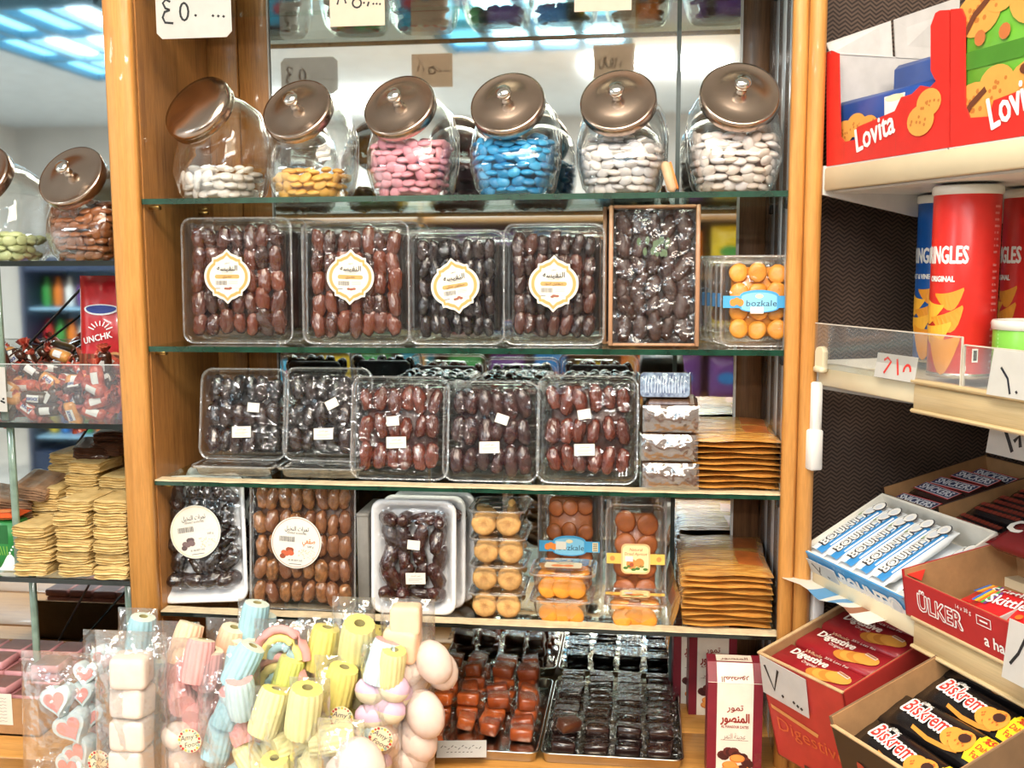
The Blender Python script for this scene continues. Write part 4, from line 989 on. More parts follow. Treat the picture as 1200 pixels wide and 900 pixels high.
for q in range(3):
    t = thing('foam_date_tray', ['white foam tray of plum-red dates with two plain white stickers', 'second foam tray right behind the plum-red date tray', 'rearmost foam tray behind the plum-red date tray'][q], 'date tray', (cx+.009*q, .032+.032*q, S4+.0025), (rad(-4), 0, 0), 'foam date trays with plain stickers')
    obj('foam_base', foam_tray(w, h).mesh('foam_base', FOAM), t)
    r = random.Random(17+q)
    for j in range(5):
        for i in range(4):
            if q and j < 3: continue
            o = obj('date', DATE['plum'][r.randrange(3)], t, (-w/2+.016+(w-.032)*(i+.5)/4+r.uniform(-.003, .003), .003+r.uniform(-.002, .002), .016+(h-.032)*(j+.5)/5), (r.uniform(-.2, .2), r.uniform(-.5, .5) if 0 < j < 4 else r.uniform(1.2, 1.9), r.uniform(0, 6)))
            s = r.uniform(1.05, 1.3); o.scale = (s, s, s)
    rows = [[((i/14-.5)*(w-.01), -.007-.004*sin(pi*i/14)*sin(pi*j/14)+.0012*sin(i*1.3+j*.5)*sin(j*.8), .005+(h-.01)*j/14) for i in range(15)] for j in range(15)]
    obj('clear_wrap', MB().strip(rows).mesh('clear_wrap', CRINKLE), t)
    if q == 0: obj('sticker', STB, t, (.006, -.0128, h*.33), (pi/2, rad(-2), 0)); obj('sticker', STS, t, (.003, -.0128, h*.62), (pi/2, rad(5), 0))
# fig tubs
cx = at(584, 650, .05).x
for q in range(4):
    w, d, hh = .086, .10, .0415
    t = thing('fig_tub', ['lowest clear tub of dried figs in its stack', 'clear tub of dried figs second from the bottom', 'clear tub of dried figs third from the bottom', 'topmost clear tub of dried figs with a tiny sticker'][q], 'fig tub', (cx+(-.002, .0, .001, -.001)[q], .028, S4+.0375+.042*q), LY, 'stacked fig tubs')
    ll, tt = lying(w, d, .004, .036, .014); obj('lid', ll, t); obj('tray', tt, t)
    r = random.Random(q)
    for i in range(2):
        obj('fig', FIG, t, (-.0185+.037*i+r.uniform(-.001, .001), .019, .012), (0, 0, r.uniform(0, 6)) if 0 else (pi, 0, r.uniform(0, 6)))
        obj('fig', FIG, t, (-.0185+.037*i, .010, .048+r.uniform(-.002, .002)), (pi/2, 0, r.uniform(0, 6)))
        obj('fig', FIG, t, (-.0185+.037*i, .022, .078), (pi/2, 0, r.uniform(0, 6)))
    if q == 3: obj('sticker', sticker_mesh(.012, .008, False), t, (.0, -.0045, .016), (pi/2, 0, 0))
# upright and lying apricot packs
def yellow_band(w):
    d = MB().rect(-w/2, -.008, w/2, .008, 0, 0); d.poly(rrect(.044, .046, .008), .0003, 1); d.poly(rrect(.039, .041, .007), .0005, 2)
    d.text('Natural', 0, .012, .0045, .0007, 4, shear=.2); d.text('Dried Apricot', 0, .0055, .0045, .0007, 4, shear=.2, width=.034)
    for x, y, rr_ in ((-.006, -.008, .008), (.006, -.006, .007)): d.fan(circ(rr_, 14, x, y), .0007+.0001*(x > 0), 3)
    d.fan(circ(.0035, 10, -.006, -.009), .001, 4)
    for k in range(6): d.fan(circ(.004, 8, -.015+.006*k, -.014+.003*sin(k*2), .0022), .0008, 5)
    d.rect(-.016, -.004, -.004, .004, .0012, 6)
    for s in (-1, 1): d.fan(circ(.004, 10, s*w*.4, 0), .0003, 3)
    return d.mesh('belly_band', [ink(238, 196, 92), ink(238, 190, 130), ink(246, 228, 168), ink(236, 144, 72), ink(176, 84, 50), ink(74, 118, 50), ink(214, 216, 224)])
cx, z, w, h = px_rect(630, 590, 705, 718, .13)
apricot_pack('upright pack of dark apricots with a blue band, behind two lying tubs', (cx, .125, S4+.0025), (rad(-5), 0, 0), w, h, APDK, bozkale(w-.006, 2), 4, 3, 72)
for k in range(3):
    c = thing('apricot_pack', ORD[k+1]+' clear pack behind the dark apricots with the blue band', 'apricot pack', (cx-.003*k, .172+.017*k, S4+.0025), (rad(-1), 0, 0), 'apricot packs behind the dark ones')
    l2, t2 = clear_box(w, h+.004*k, .004, .010, r=.014); obj('lid', l2.mesh('lid', [CLEAR, RIMC]), c); obj('tray', t2.mesh('tray', CLEAR), c)
cx, z, w, h = px_rect(709, 586, 780, 700, .10)
yb = yellow_band(w-.004)
apricot_pack('upright pack of pale apricots with a square fruit label on yellow band', (cx, .095, S4+.0025), (rad(-5), 0, 0), w, h+.008, APDK, yb, 4, 2, 73)
for k in range(3):
    c = thing('apricot_pack', ORD[k+1]+' clear pack behind the apricots with the yellow band', 'apricot pack', (cx+.001*k, .142+.017*k, S4+.0025), (rad(-1), 0, 0), 'apricot packs behind the pale ones')
    l2, t2 = clear_box(w, h+.012+.003*k, .004, .010, r=.014); obj('lid', l2.mesh('lid', [CLEAR, RIMC]), c); obj('tray', t2.mesh('tray', CLEAR), c)
def lying_apricots(label, px, Y, n, w, d, zb, band, seed):
    t = thing('apricot_pack', label, 'apricot pack', (at(px, 700, Y).x, Y, zb+.032), LY, 'lying apricot packs')
    ll, tt = lying(w, d, .006, .031, .014); obj('lid', ll, t); obj('tray', tt, t); r = random.Random(seed)
    for j in range(3):
        for i in range(n): obj('apricot', AP[r.randrange(3)], t, (-w/2+.012+(w-.024)*(i+.5)/n, .006+.004*(i % 2), .016+(d-.03)*(j+.5)/3), (pi/2+r.uniform(-.4, .4), 0, r.uniform(-.4, .4)))
    for i in range(3): obj('apricot', AP[i], t, (-w/2+.018+(w-.036)*(i+.5)/3, .022, .013), (r.uniform(-.3, .3), r.uniform(-.2, .2), 0))
    if band: obj('belly_band', band, t, (0, -.0066, d*.45), FRONT)
    return t
lying_apricots('lower lying tub of apricots beside the fig tubs', 657, .020, 3, .094, .085, S4+.001, None, 1)
lying_apricots('upper lying tub of apricots with a printed label, beside the fig tubs', 658, .016, 3, .098, .085, S4+.042, None, 2)
d = MB().poly(rrect(.055, .028, .004), 0, 0); d.fan(circ(.010, 12, -.008, -.004, .006), .0003, 1); d.fan(circ(.008, 12, .008, -.004, .006), .0004, 1)
d.text('Apricot', .002, .006, .006, .0004, 2)
obj('printed_label', d.mesh('printed_label', [ink(222, 210, 180), ink(226, 130, 60), ink(90, 110, 60)]), bpy.data.objects['apricot_pack'] if 0 else COL.objects[-1] if 0 else [o for o in COL.objects if o.get('label', '').startswith('upper lying tub')][0], (0, -.0066, .035), FRONT)
lying_apricots('lying tub of apricots with yellow band, in front of the pale apricots', 744, .016, 3, .090, .078, S4+.001, None, 3)
obj('belly_band', yb, [o for o in COL.objects if o.get('label', '').startswith('lying tub of apricots with yellow')][0], (0, -.0066, .036), FRONT).scale = (1.0, .75, 1)

# ---------------------------------------------------------------- trays of wrapped sweets on the deck
WRAP = film('sweet_wrap', .03, .6, 2.0, rough=.07, bump=.6, bscale=70)
TOFB = mat('dark_date_paste', (34, 20, 18), .22, var=.3, scale=80, coat=.7, alt=(50, 30, 26))
TOFO = mat('orange_date_paste', (196, 96, 40), .28, var=.25, scale=70, coat=.6, alt=(150, 66, 30))
def sweet_mesh(m, l, wd, hh, seed):
    r = random.Random(seed); b = MB().cbox((0, 0, 0), (l, wd, hh), .003, 0)
    for s in (-1, 1):
        rows = []
        for i in range(2):
            rows.append([(s*(l/2-.0005+.010*i), (k/5-.5)*wd*(.7+.5*i), (.0015+.002*i)*(1 if k % 2 else -1)+r.uniform(-.0005, .0005)-.002*i) for k in range(6)])
        b.strip(rows if s > 0 else [q[::-1] for q in rows], 1)
    rows = [[((i/6-.5)*(l+.002), (j/4-.5)*(wd+.0015), hh/2+.0008+r.uniform(0, .0012)) for i in range(7)] for j in range(5)]
    b.strip(rows, 1)
    return b.mesh('wrapped_sweet', [m, WRAP])
SWB = [sweet_mesh(TOFB, .036, .021, .017, i) for i in range(3)]; SWO = [sweet_mesh(TOFO, .034, .026, .020, i+9) for i in range(3)]
def metal_tray(label, px0, px1, Y0, Y1):
    x0, x1 = at(px0, 890, Y0).x, at(px1, 890, Y0).x; w, d = x1-x0, Y1-Y0
    R = lambda k, z, r=.014: [(x, y, z) for x, y in rrect(w-2*k, d-2*k, max(r-k, .005), 4)]
    t = thing('metal_tray', label, 'tray', ((x0+x1)/2, (Y0+Y1)/2, DECK), (0, 0, 0), 'metal sweet trays')
    obj('tray_pan', MB().loft([R(.006, .001), R(.002, .014), R(0, .016), R(.002, .0175), R(.004, .016), R(.008, .004), R(.02, .003)], True, True).mesh('tray_pan', STEEL), t)
    return (x0+x1)/2, (Y0+Y1)/2, w, d
tx, ty, tw, td = metal_tray('metal tray full of dark wrapped sweets, next to the orange ones', 632, 802, -.030, .242)
r = random.Random(31); ROWN = ['first', 'second', 'third', 'fourth', 'fifth', 'sixth', 'seventh', 'eighth', 'ninth', 'last']
for j in range(10):
    for i in range(4):
        lay = 1 if (j > 1 or i > 1) else 0
        x = tx-tw/2+.010+(tw-.02)*(i+.5)/4+r.uniform(-.002, .002); y = ty-td/2+.022+(td-.034)*(j+.5)/10
        for q in range(2):
            if q and j == 0: continue
            o = obj('wrapped_sweet', SWB[r.randrange(3)], None, (x+r.uniform(-.0015, .0015), y+r.uniform(-.0015, .0015), DECK+.0135+.0175*q), (r.uniform(-.15, .35), r.uniform(-.08, .08), r.uniform(-.09, .09)))
            tag(o, 'dark wrapped sweet, %s row from the front, %s column from the orange tray%s' % (ROWN[j], ROWN[i], '' if q else ', under layer'), 'sweet', 'dark wrapped sweets' if q else 'dark wrapped sweets under')
o = obj('wrapped_sweet', sweet_mesh(mat('brown_date_paste', (78, 42, 26), .3, coat=.5), .034, .022, .018, 77), None, (at(667, 866, .0).x, .0, DECK+.049), (.2, .1, .7)); tag(o, 'brown sweet lying askew at the front of the dark sweet tray', 'sweet')
tx, ty, tw, td = metal_tray('metal tray with orange wrapped sweets, half empty at the front', 468, 631, -.032, .242)
r = random.Random(33)
for j in range(7):
    for i in range(4):
        if (j == 0 and i != 0 and i != 3) or (j == 0): continue
        if j == 1 and i in (1, 2): continue
        for q in range(1 if j < 3 else 2 if j < 5 else 3):
            x = tx-tw/2+.014+(tw-.028)*(i+.5)/4+r.uniform(-.004, .004); y = ty-td/2+.014+(td-.028)*(j+.5)/7+r.uniform(-.003, .003)
            o = obj('wrapped_sweet', SWO[r.randrange(3)], None, (x, y, DECK+.014+.0205*q), (r.uniform(-.2, .3), r.uniform(-.15, .15), r.uniform(-.25, .25)+(pi/2 if r.random() < .2 else 0)))
            tag(o, 'orange wrapped sweet, %s row from the tray front, %s from the marshmallow side, %s layer' % (ROWN[j], ROWN[i], ['lowest', 'second', 'top'][q]), 'sweet', 'orange wrapped sweets')
for px, py, a in ((575, 850, 1.45), (505, 866, .3), (520, 812, -.2)):
    p = atz(px, py, DECK+.02); o = obj('wrapped_sweet', SWO[0], None, (p.x, p.y, DECK+.018 if py > 840 else DECK+.052), (.1, .1, a)); tag(o, {850: 'orange wrapped sweet lying alone in the bare part of the tray', 866: 'bright orange sweet beside the paper slip', 812: 'dark orange sweet on top of the heap at its edge'}[py], 'sweet')
p = atz(541, 879, DECK+.022)
M = Matrix.Translation((p.x, p.y, DECK+.024)) @ Matrix.Rotation(rad(8), 4, 'Z') @ Matrix.Rotation(rad(24), 4, 'X')
c = card('small white paper slip with handwriting lying in the orange sweet tray', M, .072, .030, [[(-.42+.07*k, .05+.1*sin(k*2.2)), (-.38+.07*k, .1+.1*sin(k*2.2+1))] for k in range(12)]+[[(-.3+.08*k, -.22), (-.26+.08*k, -.2)] for k in range(7)], (110, 104, 100), .0012)
# date biscuit cartons
MAR = mat('maroon_carton', (122, 28, 44), .4, var=.08)
def carton(label, px, Y, rz=0, full=True, k=1.0):
    w, d, h = .075*k, .05, .166
    t = thing('biscuit_carton', label, 'carton', (at(px, 850, Y).x, Y, DECK), (0, 0, rad(rz)), 'maroon date biscuit cartons')
    pr = [(0, 0), (d, 0), (d, h), (.022, h), (0, h-.022)]
    obj('carton_body', MB().loft([[(-w/2, y, z) for y, z in pr], [(w/2, y, z) for y, z in pr]], True, True, 0, False).mesh('carton_body', MAR), t)
    f = MB().rect(-w*.33, -.001, w*.33, h-.0222, 0, 0)
    f.text('تمور', 0, .105, .009, .0004, 1, bold=.02); f.text('المنصور', 0, .088, .0125, .0004, 1, bold=.035, width=w*.52)
    f.text('AL MANSOUR DATES', 0, .0795, .0038, .0004, 1, width=w*.5, bold=.02); f.text('عجينة التمر', 0, .064, .0075, .0004, 2, width=w*.4); f.rect(-w*.25, .0615, w*.25, .0622, .0004, 2)
    rr_ = random.Random(2)
    for q in range(10): f.fan(circ(.0075, 10, -.017+.0045*q*.9+rr_.uniform(-.001, .001), .037+.008*sin(q*.5)+rr_.uniform(-.003, .003), .0065), .0003+.00004*q, 3+q % 2)
    for q, (x, y) in enumerate(((.004, .036), (-.006, .026), (-.008, .018), (.010, .021))): f.fan(circ(.0105, 16, x, y, .0055), .0009+.0001*q, 5); f.ring(circ(.0105, 16, x, y-.001, .0055), circ(.009, 16, x, y, .0045), .0009+.0001*q+.00005, 6)
    f.fan(circ(.006, 10, .012, .024, .003), .0014, 4)
    obj('printed_front', f.mesh('printed_front', [ink(232, 222, 206), ink(150, 50, 40), ink(140, 110, 100), ink(96, 40, 36), ink(66, 26, 26), ink(232, 150, 74), ink(206, 116, 50)]), t, (0, -.0004, 0), FRONT)
    g = MB().rect(-w*.33, 0, w*.33, .0305, 0, 0); g.text('المنصور', 0, .009, .0075, .0004, 1, bold=.03, rot=pi, width=w*.5); g.text('AL MANSOUR DATES', 0, .0105, .0028, .0004, 1, rot=pi, width=w*.45) ; g.rect(-w/2, .0003, w/2, .0009, .0003, 0)
    obj('printed_slope', g.mesh('printed_slope', [ink(226, 214, 196), ink(130, 60, 50)]), t, (0, -.0004, h-.022), (pi/4, 0, 0))
    g = MB().rect(-w*.33, .002, w*.33, d-.024, 0, 0); g.text('المنصور', 0, .008, .008, .0004, 1, bold=.03, width=w*.5)
    obj('printed_top', g.mesh('printed_top', [ink(226, 214, 196), ink(130, 60, 50)]), t, (0, .022, h+.0004))
    if full: obj('tape_piece', MB().rect(-.005, -.010, .005, .010, 0).mesh('tape_piece', CRINKLE), t, (w*.44, -.0012, .035), FRONT)
    return t
carton('maroon date biscuit carton at the front beside the red biscuit tray', 861, -.050, 0)
carton('maroon date biscuit carton standing further back under the lowest shelf', 834, .165, 3)
carton('maroon date biscuit carton edging out behind the farther one', 815, .205, 2, False)
# ---------------------------------------------------------------- side bay: beige bundles
BEI = mat('beige_fruit_sheet', (206, 168, 100), .55, var=.16, scale=30, rnd=.1, coat=.25, stretch=(1, 1, 6), bump=.5, bscale=40, bstretch=(.6, .6, 9), col2=(240, 212, 150))
DKB = mat('dark_fruit_sheet', (92, 60, 42), .35, var=.35, scale=30, rnd=.15, coat=.5, stretch=(1, 1, 6), bump=.5, bscale=40, bstretch=(.6, .6, 9))
GRB = mat('grey_brown_wrap', (150, 118, 92), .3, var=.35, scale=40, coat=.5, bump=.6, bscale=60)
def bundle_mesh(m, seed, w=.054, d=.075, h=.0208):
    r = random.Random(seed); n = 18; rows = 11; rings = []
    prof = []
    for k in range(rows):          # ridged front: folded edges of the sheets
        z = h*k/(rows-1); prof.append((-d/2-(.0042 if k % 2 else .0)+r.uniform(-.0012, .0012)+(.004 if k in (0, rows-1) else 0), z))
    for k in range(rows): z = h*(rows-1-k)/(rows-1); prof.append((d/2+(.0015 if k % 2 else 0)-(.004 if k in (0, rows-1) else 0), z))
    for i in range(9):
        u = i/8; s = 1-.22*abs(2*u-1)**9
        rings.append([((u-.5)*w+.0012*sin(z*700+seed)*(1 if i in (0, 8) else 0), y*(1 if i not in (0, 8) else .95)+r.uniform(-.0006, .0006), h/2+(z-h/2)*s+.0008*sin(u*7+seed)+r.uniform(-.0004, .0004)) for y, z in prof])
    return MB().loft(rings, True, True, 0, False).mesh('beige_bundle', m)
BU = [bundle_mesh(BEI, i) for i in range(4)]; BUD = [bundle_mesh(DKB, i+9) for i in range(3)]; BUG = [bundle_mesh(GRB, i+14) for i in range(2)]
r = random.Random(12)
def bundles(colsx, Y, tops, z0, who, meshes=BU, nm='beige_bundle', cat='bundle', desc='beige folded bundle'):
    for ci, px in enumerate(colsx):
        x = at(px, 620, Y).x; n = tops[ci]
        for k in range(n):
            o = obj(nm, meshes[r.randrange(len(meshes))], None, (x+r.uniform(-.003, .003)+.002*(k % 2), Y+r.uniform(-.005, .005)+.004*max(0, k-4), z0+.0006+.0206*k), (0, r.uniform(-.02, .02), r.uniform(-.06, .06)))
            pos = 'topmost' if k == n-1 else 'lowest' if k == 0 else ORD[k]+' from below'
            tag(o, '%s, %s in the %s' % (desc, pos, who[ci]), cat, desc+'s')
bundles([51, 98, 143], .052, [4, 6, 6], L3, ['front pile beside the green packet', 'middle front pile of the side bay', 'front pile nearest the wooden post'])
bundles([66, 109, 148], .135, [6, 8, 7], L3, ['rear pile behind the green packet side', 'middle rear pile of the side bay', 'rear pile nearest the wooden post'])
bundles([88, 124], .21, [8, 9], L3, ['last pile against the side bay mirror', 'last pile against the mirror nearest the post'])
for k, (px, py, rz) in enumerate(((112, 528, .3), (138, 524, -.2), (132, 512, .1), (104, 536, .5))):
    p = at(px, py, .17); o = obj('dark_bundle', BUD[k % 3], None, (p.x, .17+.01*k, p.z-.006), (.1, .1-.05*k, rz)); tag(o, ['dark brown bundle lying over the rear beige piles', 'dark brown bundle closest to the post on the rear piles', 'highest dark brown bundle under the side bay glass', 'small dark bundle sliding off the rear piles'][k], 'bundle', 'dark bundles')
for k, (px, py) in enumerate(((14, 582), (42, 568), (30, 590))):
    p = at(px, py, .11); o = obj('dark_bundle', BUG[k % 2], None, (p.x, .11+.012*k, p.z-.012), (.2, .2, .6-.5*k)); tag(o, ['grey-brown wrapped bundle above the orange packet', 'grey-brown wrapped bundle beside the beige piles', 'lower grey-brown wrapped bundle behind the green packet'][k], 'bundle', 'grey bundles')
for k in range(3):        # what carries them
    p = at([10, 36, 20][k], 640, .125); o = obj('dark_bundle', bundle_mesh(DKB, 60+k, .06, .08, .052), None, (p.x, .125+.02*k, L3+.0006+(.0 if k < 2 else .0525)), (0, 0, .1*k)); tag(o, ['thick dark bundle on the shelf behind the green packet', 'thick dark bundle beside the first beige pile', 'thick dark bundle under the grey-brown wraps'][k], 'bundle', 'thick dark bundles')
# green packet and orange packet at the edge
x = at(2, 640, .035).x; h = at(2, 612, .035).z-L3
t = thing('green_packet', 'green packet with white waves beside the beige bundles', 'packet', (x, .035, L3+.0006))
obj('packet_body', MB().cbox((0, .02, h/2), (.05, .035, h), .003).mesh('packet_body', ink(40, 128, 60, .3)), t)
d = MB(); up = [(-.025+.05*k/14, .016+.012*sin(k*.55+2.2)) for k in range(15)]
d.poly(up+[(.025, .001), (-.025, .001)], 0, 0); d.rect(-.023, h*.55, .010, h-.006, .0002, 1)
for k in range(8): d.stroke([(-.02+.004*k, .026), (-.022+.004*k+.002*sin(k), h*.5)], .0014, .0004, 2)
for k in range(4): d.fan(circ(.0018, 8, .012+.003*k % .01, .03+.005*k), .0004, 0)
obj('printed_front', d.mesh('printed_front', [ink(238, 242, 236), ink(24, 96, 44), ink(126, 178, 70)]), t, (0, .0021, 0), FRONT)
t = thing('orange_packet', 'flat orange packet lying on top of the green packet', 'packet', (x, .05, L3+h+.001), (0, 0, .1))
obj('packet_body', pillow(.055, .05, .012, seed=3).mesh('packet_body', ink(222, 96, 50, .3)), t, (0, .03, .007), (pi/2, 0, 0))
obj('packet_label', MB().rect(-.012, -.010, .012, .010, 0).mesh('packet_label', ink(240, 150, 90)), t, (0, 0, .0135))
# ---------------------------------------------------------------- side bay: twist wrapped sweets behind an acrylic sheet
REDW = mat('red_striped_wrap', (196, 52, 42), .3, var=.4, scale=90, col2=(232, 120, 96), coat=.5)
def krock(body, seed):
    r = random.Random(seed); b = MB()
    b.lathe([(0.0, -.0195), (.0085, -.019), (.0105, -.014), (.0105, .014), (.0085, .019), (0.0, .0195)], 12, 0)
    for s in (-1, 1):
        rows = []
        for i in range(3):
            rr_ = (.003, .0075, .0105)[i]; rows.append([(rr_*cos(2.4*(k/8-.5)+seed), rr_*sin(2.4*(k/8-.5)+seed)*.9+(.0014 if k % 2 else -.0014)*i, s*(.0185+.006*i)) for k in range(9)])
        b.strip(rows, 1); b.strip([[(-x, -y, z) for x, y, z in q] for q in rows], 1)
    b.strip([[(.0109*cos(a), .0109*sin(a), z) for z in (-.009, .009)] for a in (-.55, -.28, 0, .28, .55)], 2)
    return b
KB = [mat('cocoa_sweet_wrap', (64, 36, 26), .25, var=.3, coat=.6), mat('nut_sweet_wrap', (226, 158, 84), .3, var=.25, scale=80, coat=.5), REDW]
KM = [krock(None, i*1.7).mesh('twist_sweet', [KB[i % 3], REDW, ink(236, 236, 236)]) for i in range(6)]
dk = MB().text('KROCK', 0, -.0022, .0046, 0, 0, bold=.05, width=.0165)
KTXT = dk.map(lambda p: (.0112*cos(p[1]/.0112), .0112*sin(p[1]/.0112), p[0])).mesh('lettering', ink(34, 66, 150))
def KROT(r):       # body roughly flat in the heap, sticker towards the shop
    a = r.uniform(0, 6.28) if r.random() < .35 else r.gauss(0, .6); zx = Vector((cos(a), r.uniform(-.3, .3), sin(a)*.8)).normalized(); f = Vector((r.gauss(0, .35), -1, r.gauss(.25, .35)))
    xx = (f-zx*f.dot(zx)).normalized(); return look(0, 0, 0, xx, zx.cross(xx), zx)
r = random.Random(44); n = 0
pts = []
for lay in range(5):
    for j in range(5):
        for i in range(8):
            x = LEFTX+.405+.036*i+r.uniform(-.008, .008); y = .040+.037*j+r.uniform(-.006, .006); z = L2+.0150+.0178*lay+r.uniform(-.003, .003)
            hmax = .062+.028*sin(i*.9+.7)+.010*j
            if z-L2 < hmax and (j < 2 or lay > 1): pts.append((x, y, z, lay, j, i))
pts = [p for p in pts if p[0] < DX[0]-.024 and (p[4] < 2 or p[2]-L2 > .03)]
for x, y, z, lay, j, i in pts:
    m = r.randrange(6)
    t = thing('twist_sweet', 'twist wrapped sweet, %s body, %s layer, %s from the post, %s' % (['cocoa brown', 'nut coloured', 'red striped'][m % 3], ['lowest', 'second', 'third', 'fourth', 'top'][lay], ORD[7-i], ['against the acrylic', 'in the second row', 'in the middle', 'in the fourth row', 'at the back'][j]), 'sweet', group='twist wrapped sweets', M=Matrix.Translation((x, y, z)) @ KROT(r))
    obj('sweet_body', KM[m], t)
    if n % 2 == 0: obj('lettering', KTXT, t)
    n += 1
hp = MB(); rows = []
for j in range(9): rows.append([(LEFTX+.385+(DX[0]-.03-LEFTX-.385)*i/12, .05+.19*j/8, L2+(.030+.02*sin(i*.7+.7)+.006*j+.006*sin(i*2.1+j*1.7))*(.3 if j in (0, 8) else 1)) for i in range(13)])
tag(obj('heaped_twist_sweets', hp.strip(rows).mesh('heaped_twist_sweets', REDW)), 'inner heap of red wrapped sweets', 'sweets', kind='stuff')
t = thing('acrylic_sheet', 'clear acrylic sheet holding back the heaped twist wrapped sweets', 'sheet', ((LEFTX+DX[0])/2, .016, L2))
zt = at(70, 427, .016).z-L2
obj('clear_sheet', MB().box((0, 0, zt/2), (DX[0]-LEFTX-.004, .002, zt)).mesh('clear_sheet', ACRYLIC), t)
obj('polished_edge', MB().box((0, 0, zt), (DX[0]-LEFTX-.004, .0022, .0012)).mesh('polished_edge', mat('acrylic_edge', (190, 196, 194), .3)), t)
frontcard('white price card cut off by the picture edge on the side bay shelf', -30, 8.5, 430, 482, .002, [[(.32, -.25), (.45, -.3)], [(.38, -.22), (.44, -.2)]], sw=.003)
# snack bag standing behind the sweets
x = at(121, 360, .13).x
t = thing('snack_bag', 'red wafer snack bag standing behind the twist wrapped sweets', 'bag', (x, .135, L2+.001), (rad(-4), 0, 0))
BH = .222
obj('wrapper', pillow(.098, BH, .05, nx=18, ny=22, seed=9, amp=.0018).mesh('wrapper', mat('red_foil_bag', (196, 30, 40), .28, var=.12, coat=.5)), t)
def onbag(p, w=.098, d=.05):
    u, v = p[0]/w+.5, p[1]/BH; th = (max(0, 1-abs(2*u-1)**2.6)**.6)*(max(0, 1-abs(2*v-1)**3.2)**.7)
    return (p[0], -(d/2*th+.003+p[2]), p[1])
d = MB()
for k, (w2, h2, mi) in enumerate(((.060, .022, 0), (.052, .017, 1))):
    o = [(w2/2*cos(6.283*q/24), .168+h2/2*sin(6.283*q/24)*(1 if sin(6.283*q/24) < 0 else .6)) for q in range(24)]; d.fan(o, .0004*(k+1), mi)
for k in range(7):
    a = rad(-60+20*k); d.stroke([(.012*sin(a), .128+.012*cos(a)), (.024*sin(a), .128+.020*cos(a))], .002, .0006, 0)
d.text('UNCHK', -.004, .116, .010, .0008, 0, bold=.03, rot=.22)
for k in range(9): d.rect(-.044+.007*k, .060, -.038+.007*k, .095, .0006, 2 if k % 2 else 3)
d.fan(circ(.016, 18, .024, .082), .0012, 4); d.ring(circ(.012, 18, .024, .082), circ(.008, 18, .024, .082), .0014, 2); d.fan(circ(.004, 10, .024, .082), .0014, 2)
obj('printed_front', d.map(onbag).mesh('printed_front', [ink(240, 238, 240), ink(40, 60, 140), ink(112, 58, 40), ink(146, 82, 56), ink(214, 168, 110)]), t)
# ---------------------------------------------------------------- side bay: carton of pink slabs on the deck
PINK = mat('pink_slab', (206, 146, 150), .5, var=.1, rnd=.06); CHOC = mat('brown_slab_top', (122, 82, 74), .45, var=.15)
BXY = -.036; bxr = at(45, 840, BXY).x; bxl = bxr-.26
t = thing('cardboard_box', 'open cardboard box of pink slabs at the bottom of the side bay', 'box', ((bxl+bxr)/2, BXY, DECK))
W = bxr-bxl; H = .060
obj('box_bottom', MB().box((0, .1, .002), (W, .20, .003)).mesh('box_bottom', KRAFT), t)
for nm, c, dd in (('front_wall', (0, .0015, H/2), (W, .003, H)), ('back_wall', (0, .1985, H/2+.008), (W, .003, H+.016)), ('side_wall', (W/2-.0015, .1, H/2), (.003, .194, H)), ('side_wall', (-W/2+.0015, .1, H/2), (.003, .194, H))):
    obj(nm, MB().box(c, dd).mesh(nm, KRAFT), t)
d = MB().rect(-.03, 0, .03, .05, 0, 0)
for k in range(8): d.stroke([(-.024+.003*q, .006+.0052*k+.0008*sin(q*2.1+k)) for q in range(16)], .0007, .0003, 1)
obj('paper_note', d.mesh('paper_note', [PAPER, ink(150, 146, 142)]), t, (at(-6, 840, BXY).x-(bxl+bxr)/2, -.0004, .018), FRONT)
slab = MB().cbox((0, 0, 0), (.046, .048, .0135), .002, 0).rect(-.021, -.022, .021, .022, .00685, 1).mesh('pink_slab', [PINK, CHOC])
r = random.Random(5)
for j in range(3):
    for i in range(5):
        x = bxr-.029-.0485*i; y = BXY+.034+.056*j; n = [4, 6, 6][j] if i % 2 == 0 else [5, 5, 6][j]
        for k in range(n):
            o = obj('pink_slab', slab, None, (x+r.uniform(-.002, .002), y+r.uniform(-.003, .003), DECK+.0105+.0142*k), (0, 0, r.uniform(-.06, .06)))
            tag(o, 'pink sweet slab, %s from below in the %s row, %s stack from the wooden post' % (ORD[k], ['front', 'middle', 'back'][j], ORD[i]), 'slab', 'pink slabs')

# ---------------------------------------------------------------- bags of marshmallows
MC = {}
def mm(c):
    if c not in MC: MC[c] = mat('marshmallow_%d_%d_%d' % c, c, .75, var=.05, scale=60, sss=.12, bump=.12, bscale=220)
    return MC[c]
BLU, PNK, WHT, YEL, CRM, LIL, GRN, PCH = (168, 208, 218), (232, 164, 160), (228, 212, 200), (232, 216, 122), (234, 220, 190), (226, 190, 214), (226, 232, 130), (248, 206, 172)
def twist(c1, c2, hole=True, hh=.05, R=.0165):
    b = MB(); n = 96; rings = []
    for k in range(9):
        z = hh*k/8; q = 1-.10*abs(2*k/8-1)**6
        rings.append([(R*q*(1+.075*(abs(sin(8*(2*pi*i/n)+z*26))-.6))*cos(2*pi*i/n), R*q*(1+.075*(abs(sin(8*(2*pi*i/n)+z*26))-.6))*sin(2*pi*i/n), z) for i in range(n)])
    ins = [[(x*.36, y*.36, z+.0012) for x, y, z in rings[-1]], [(x*.2, y*.2, z-.006) for x, y, z in rings[-1]]]
    b.loft(rings, True, False, 0); b.loft([rings[-1], ins[0]], False, False, 1); b.loft(ins, False, True, 2)
    return b.mesh('marshmallow', [mm(c1), mm(c2), mm((150, 140, 90))])
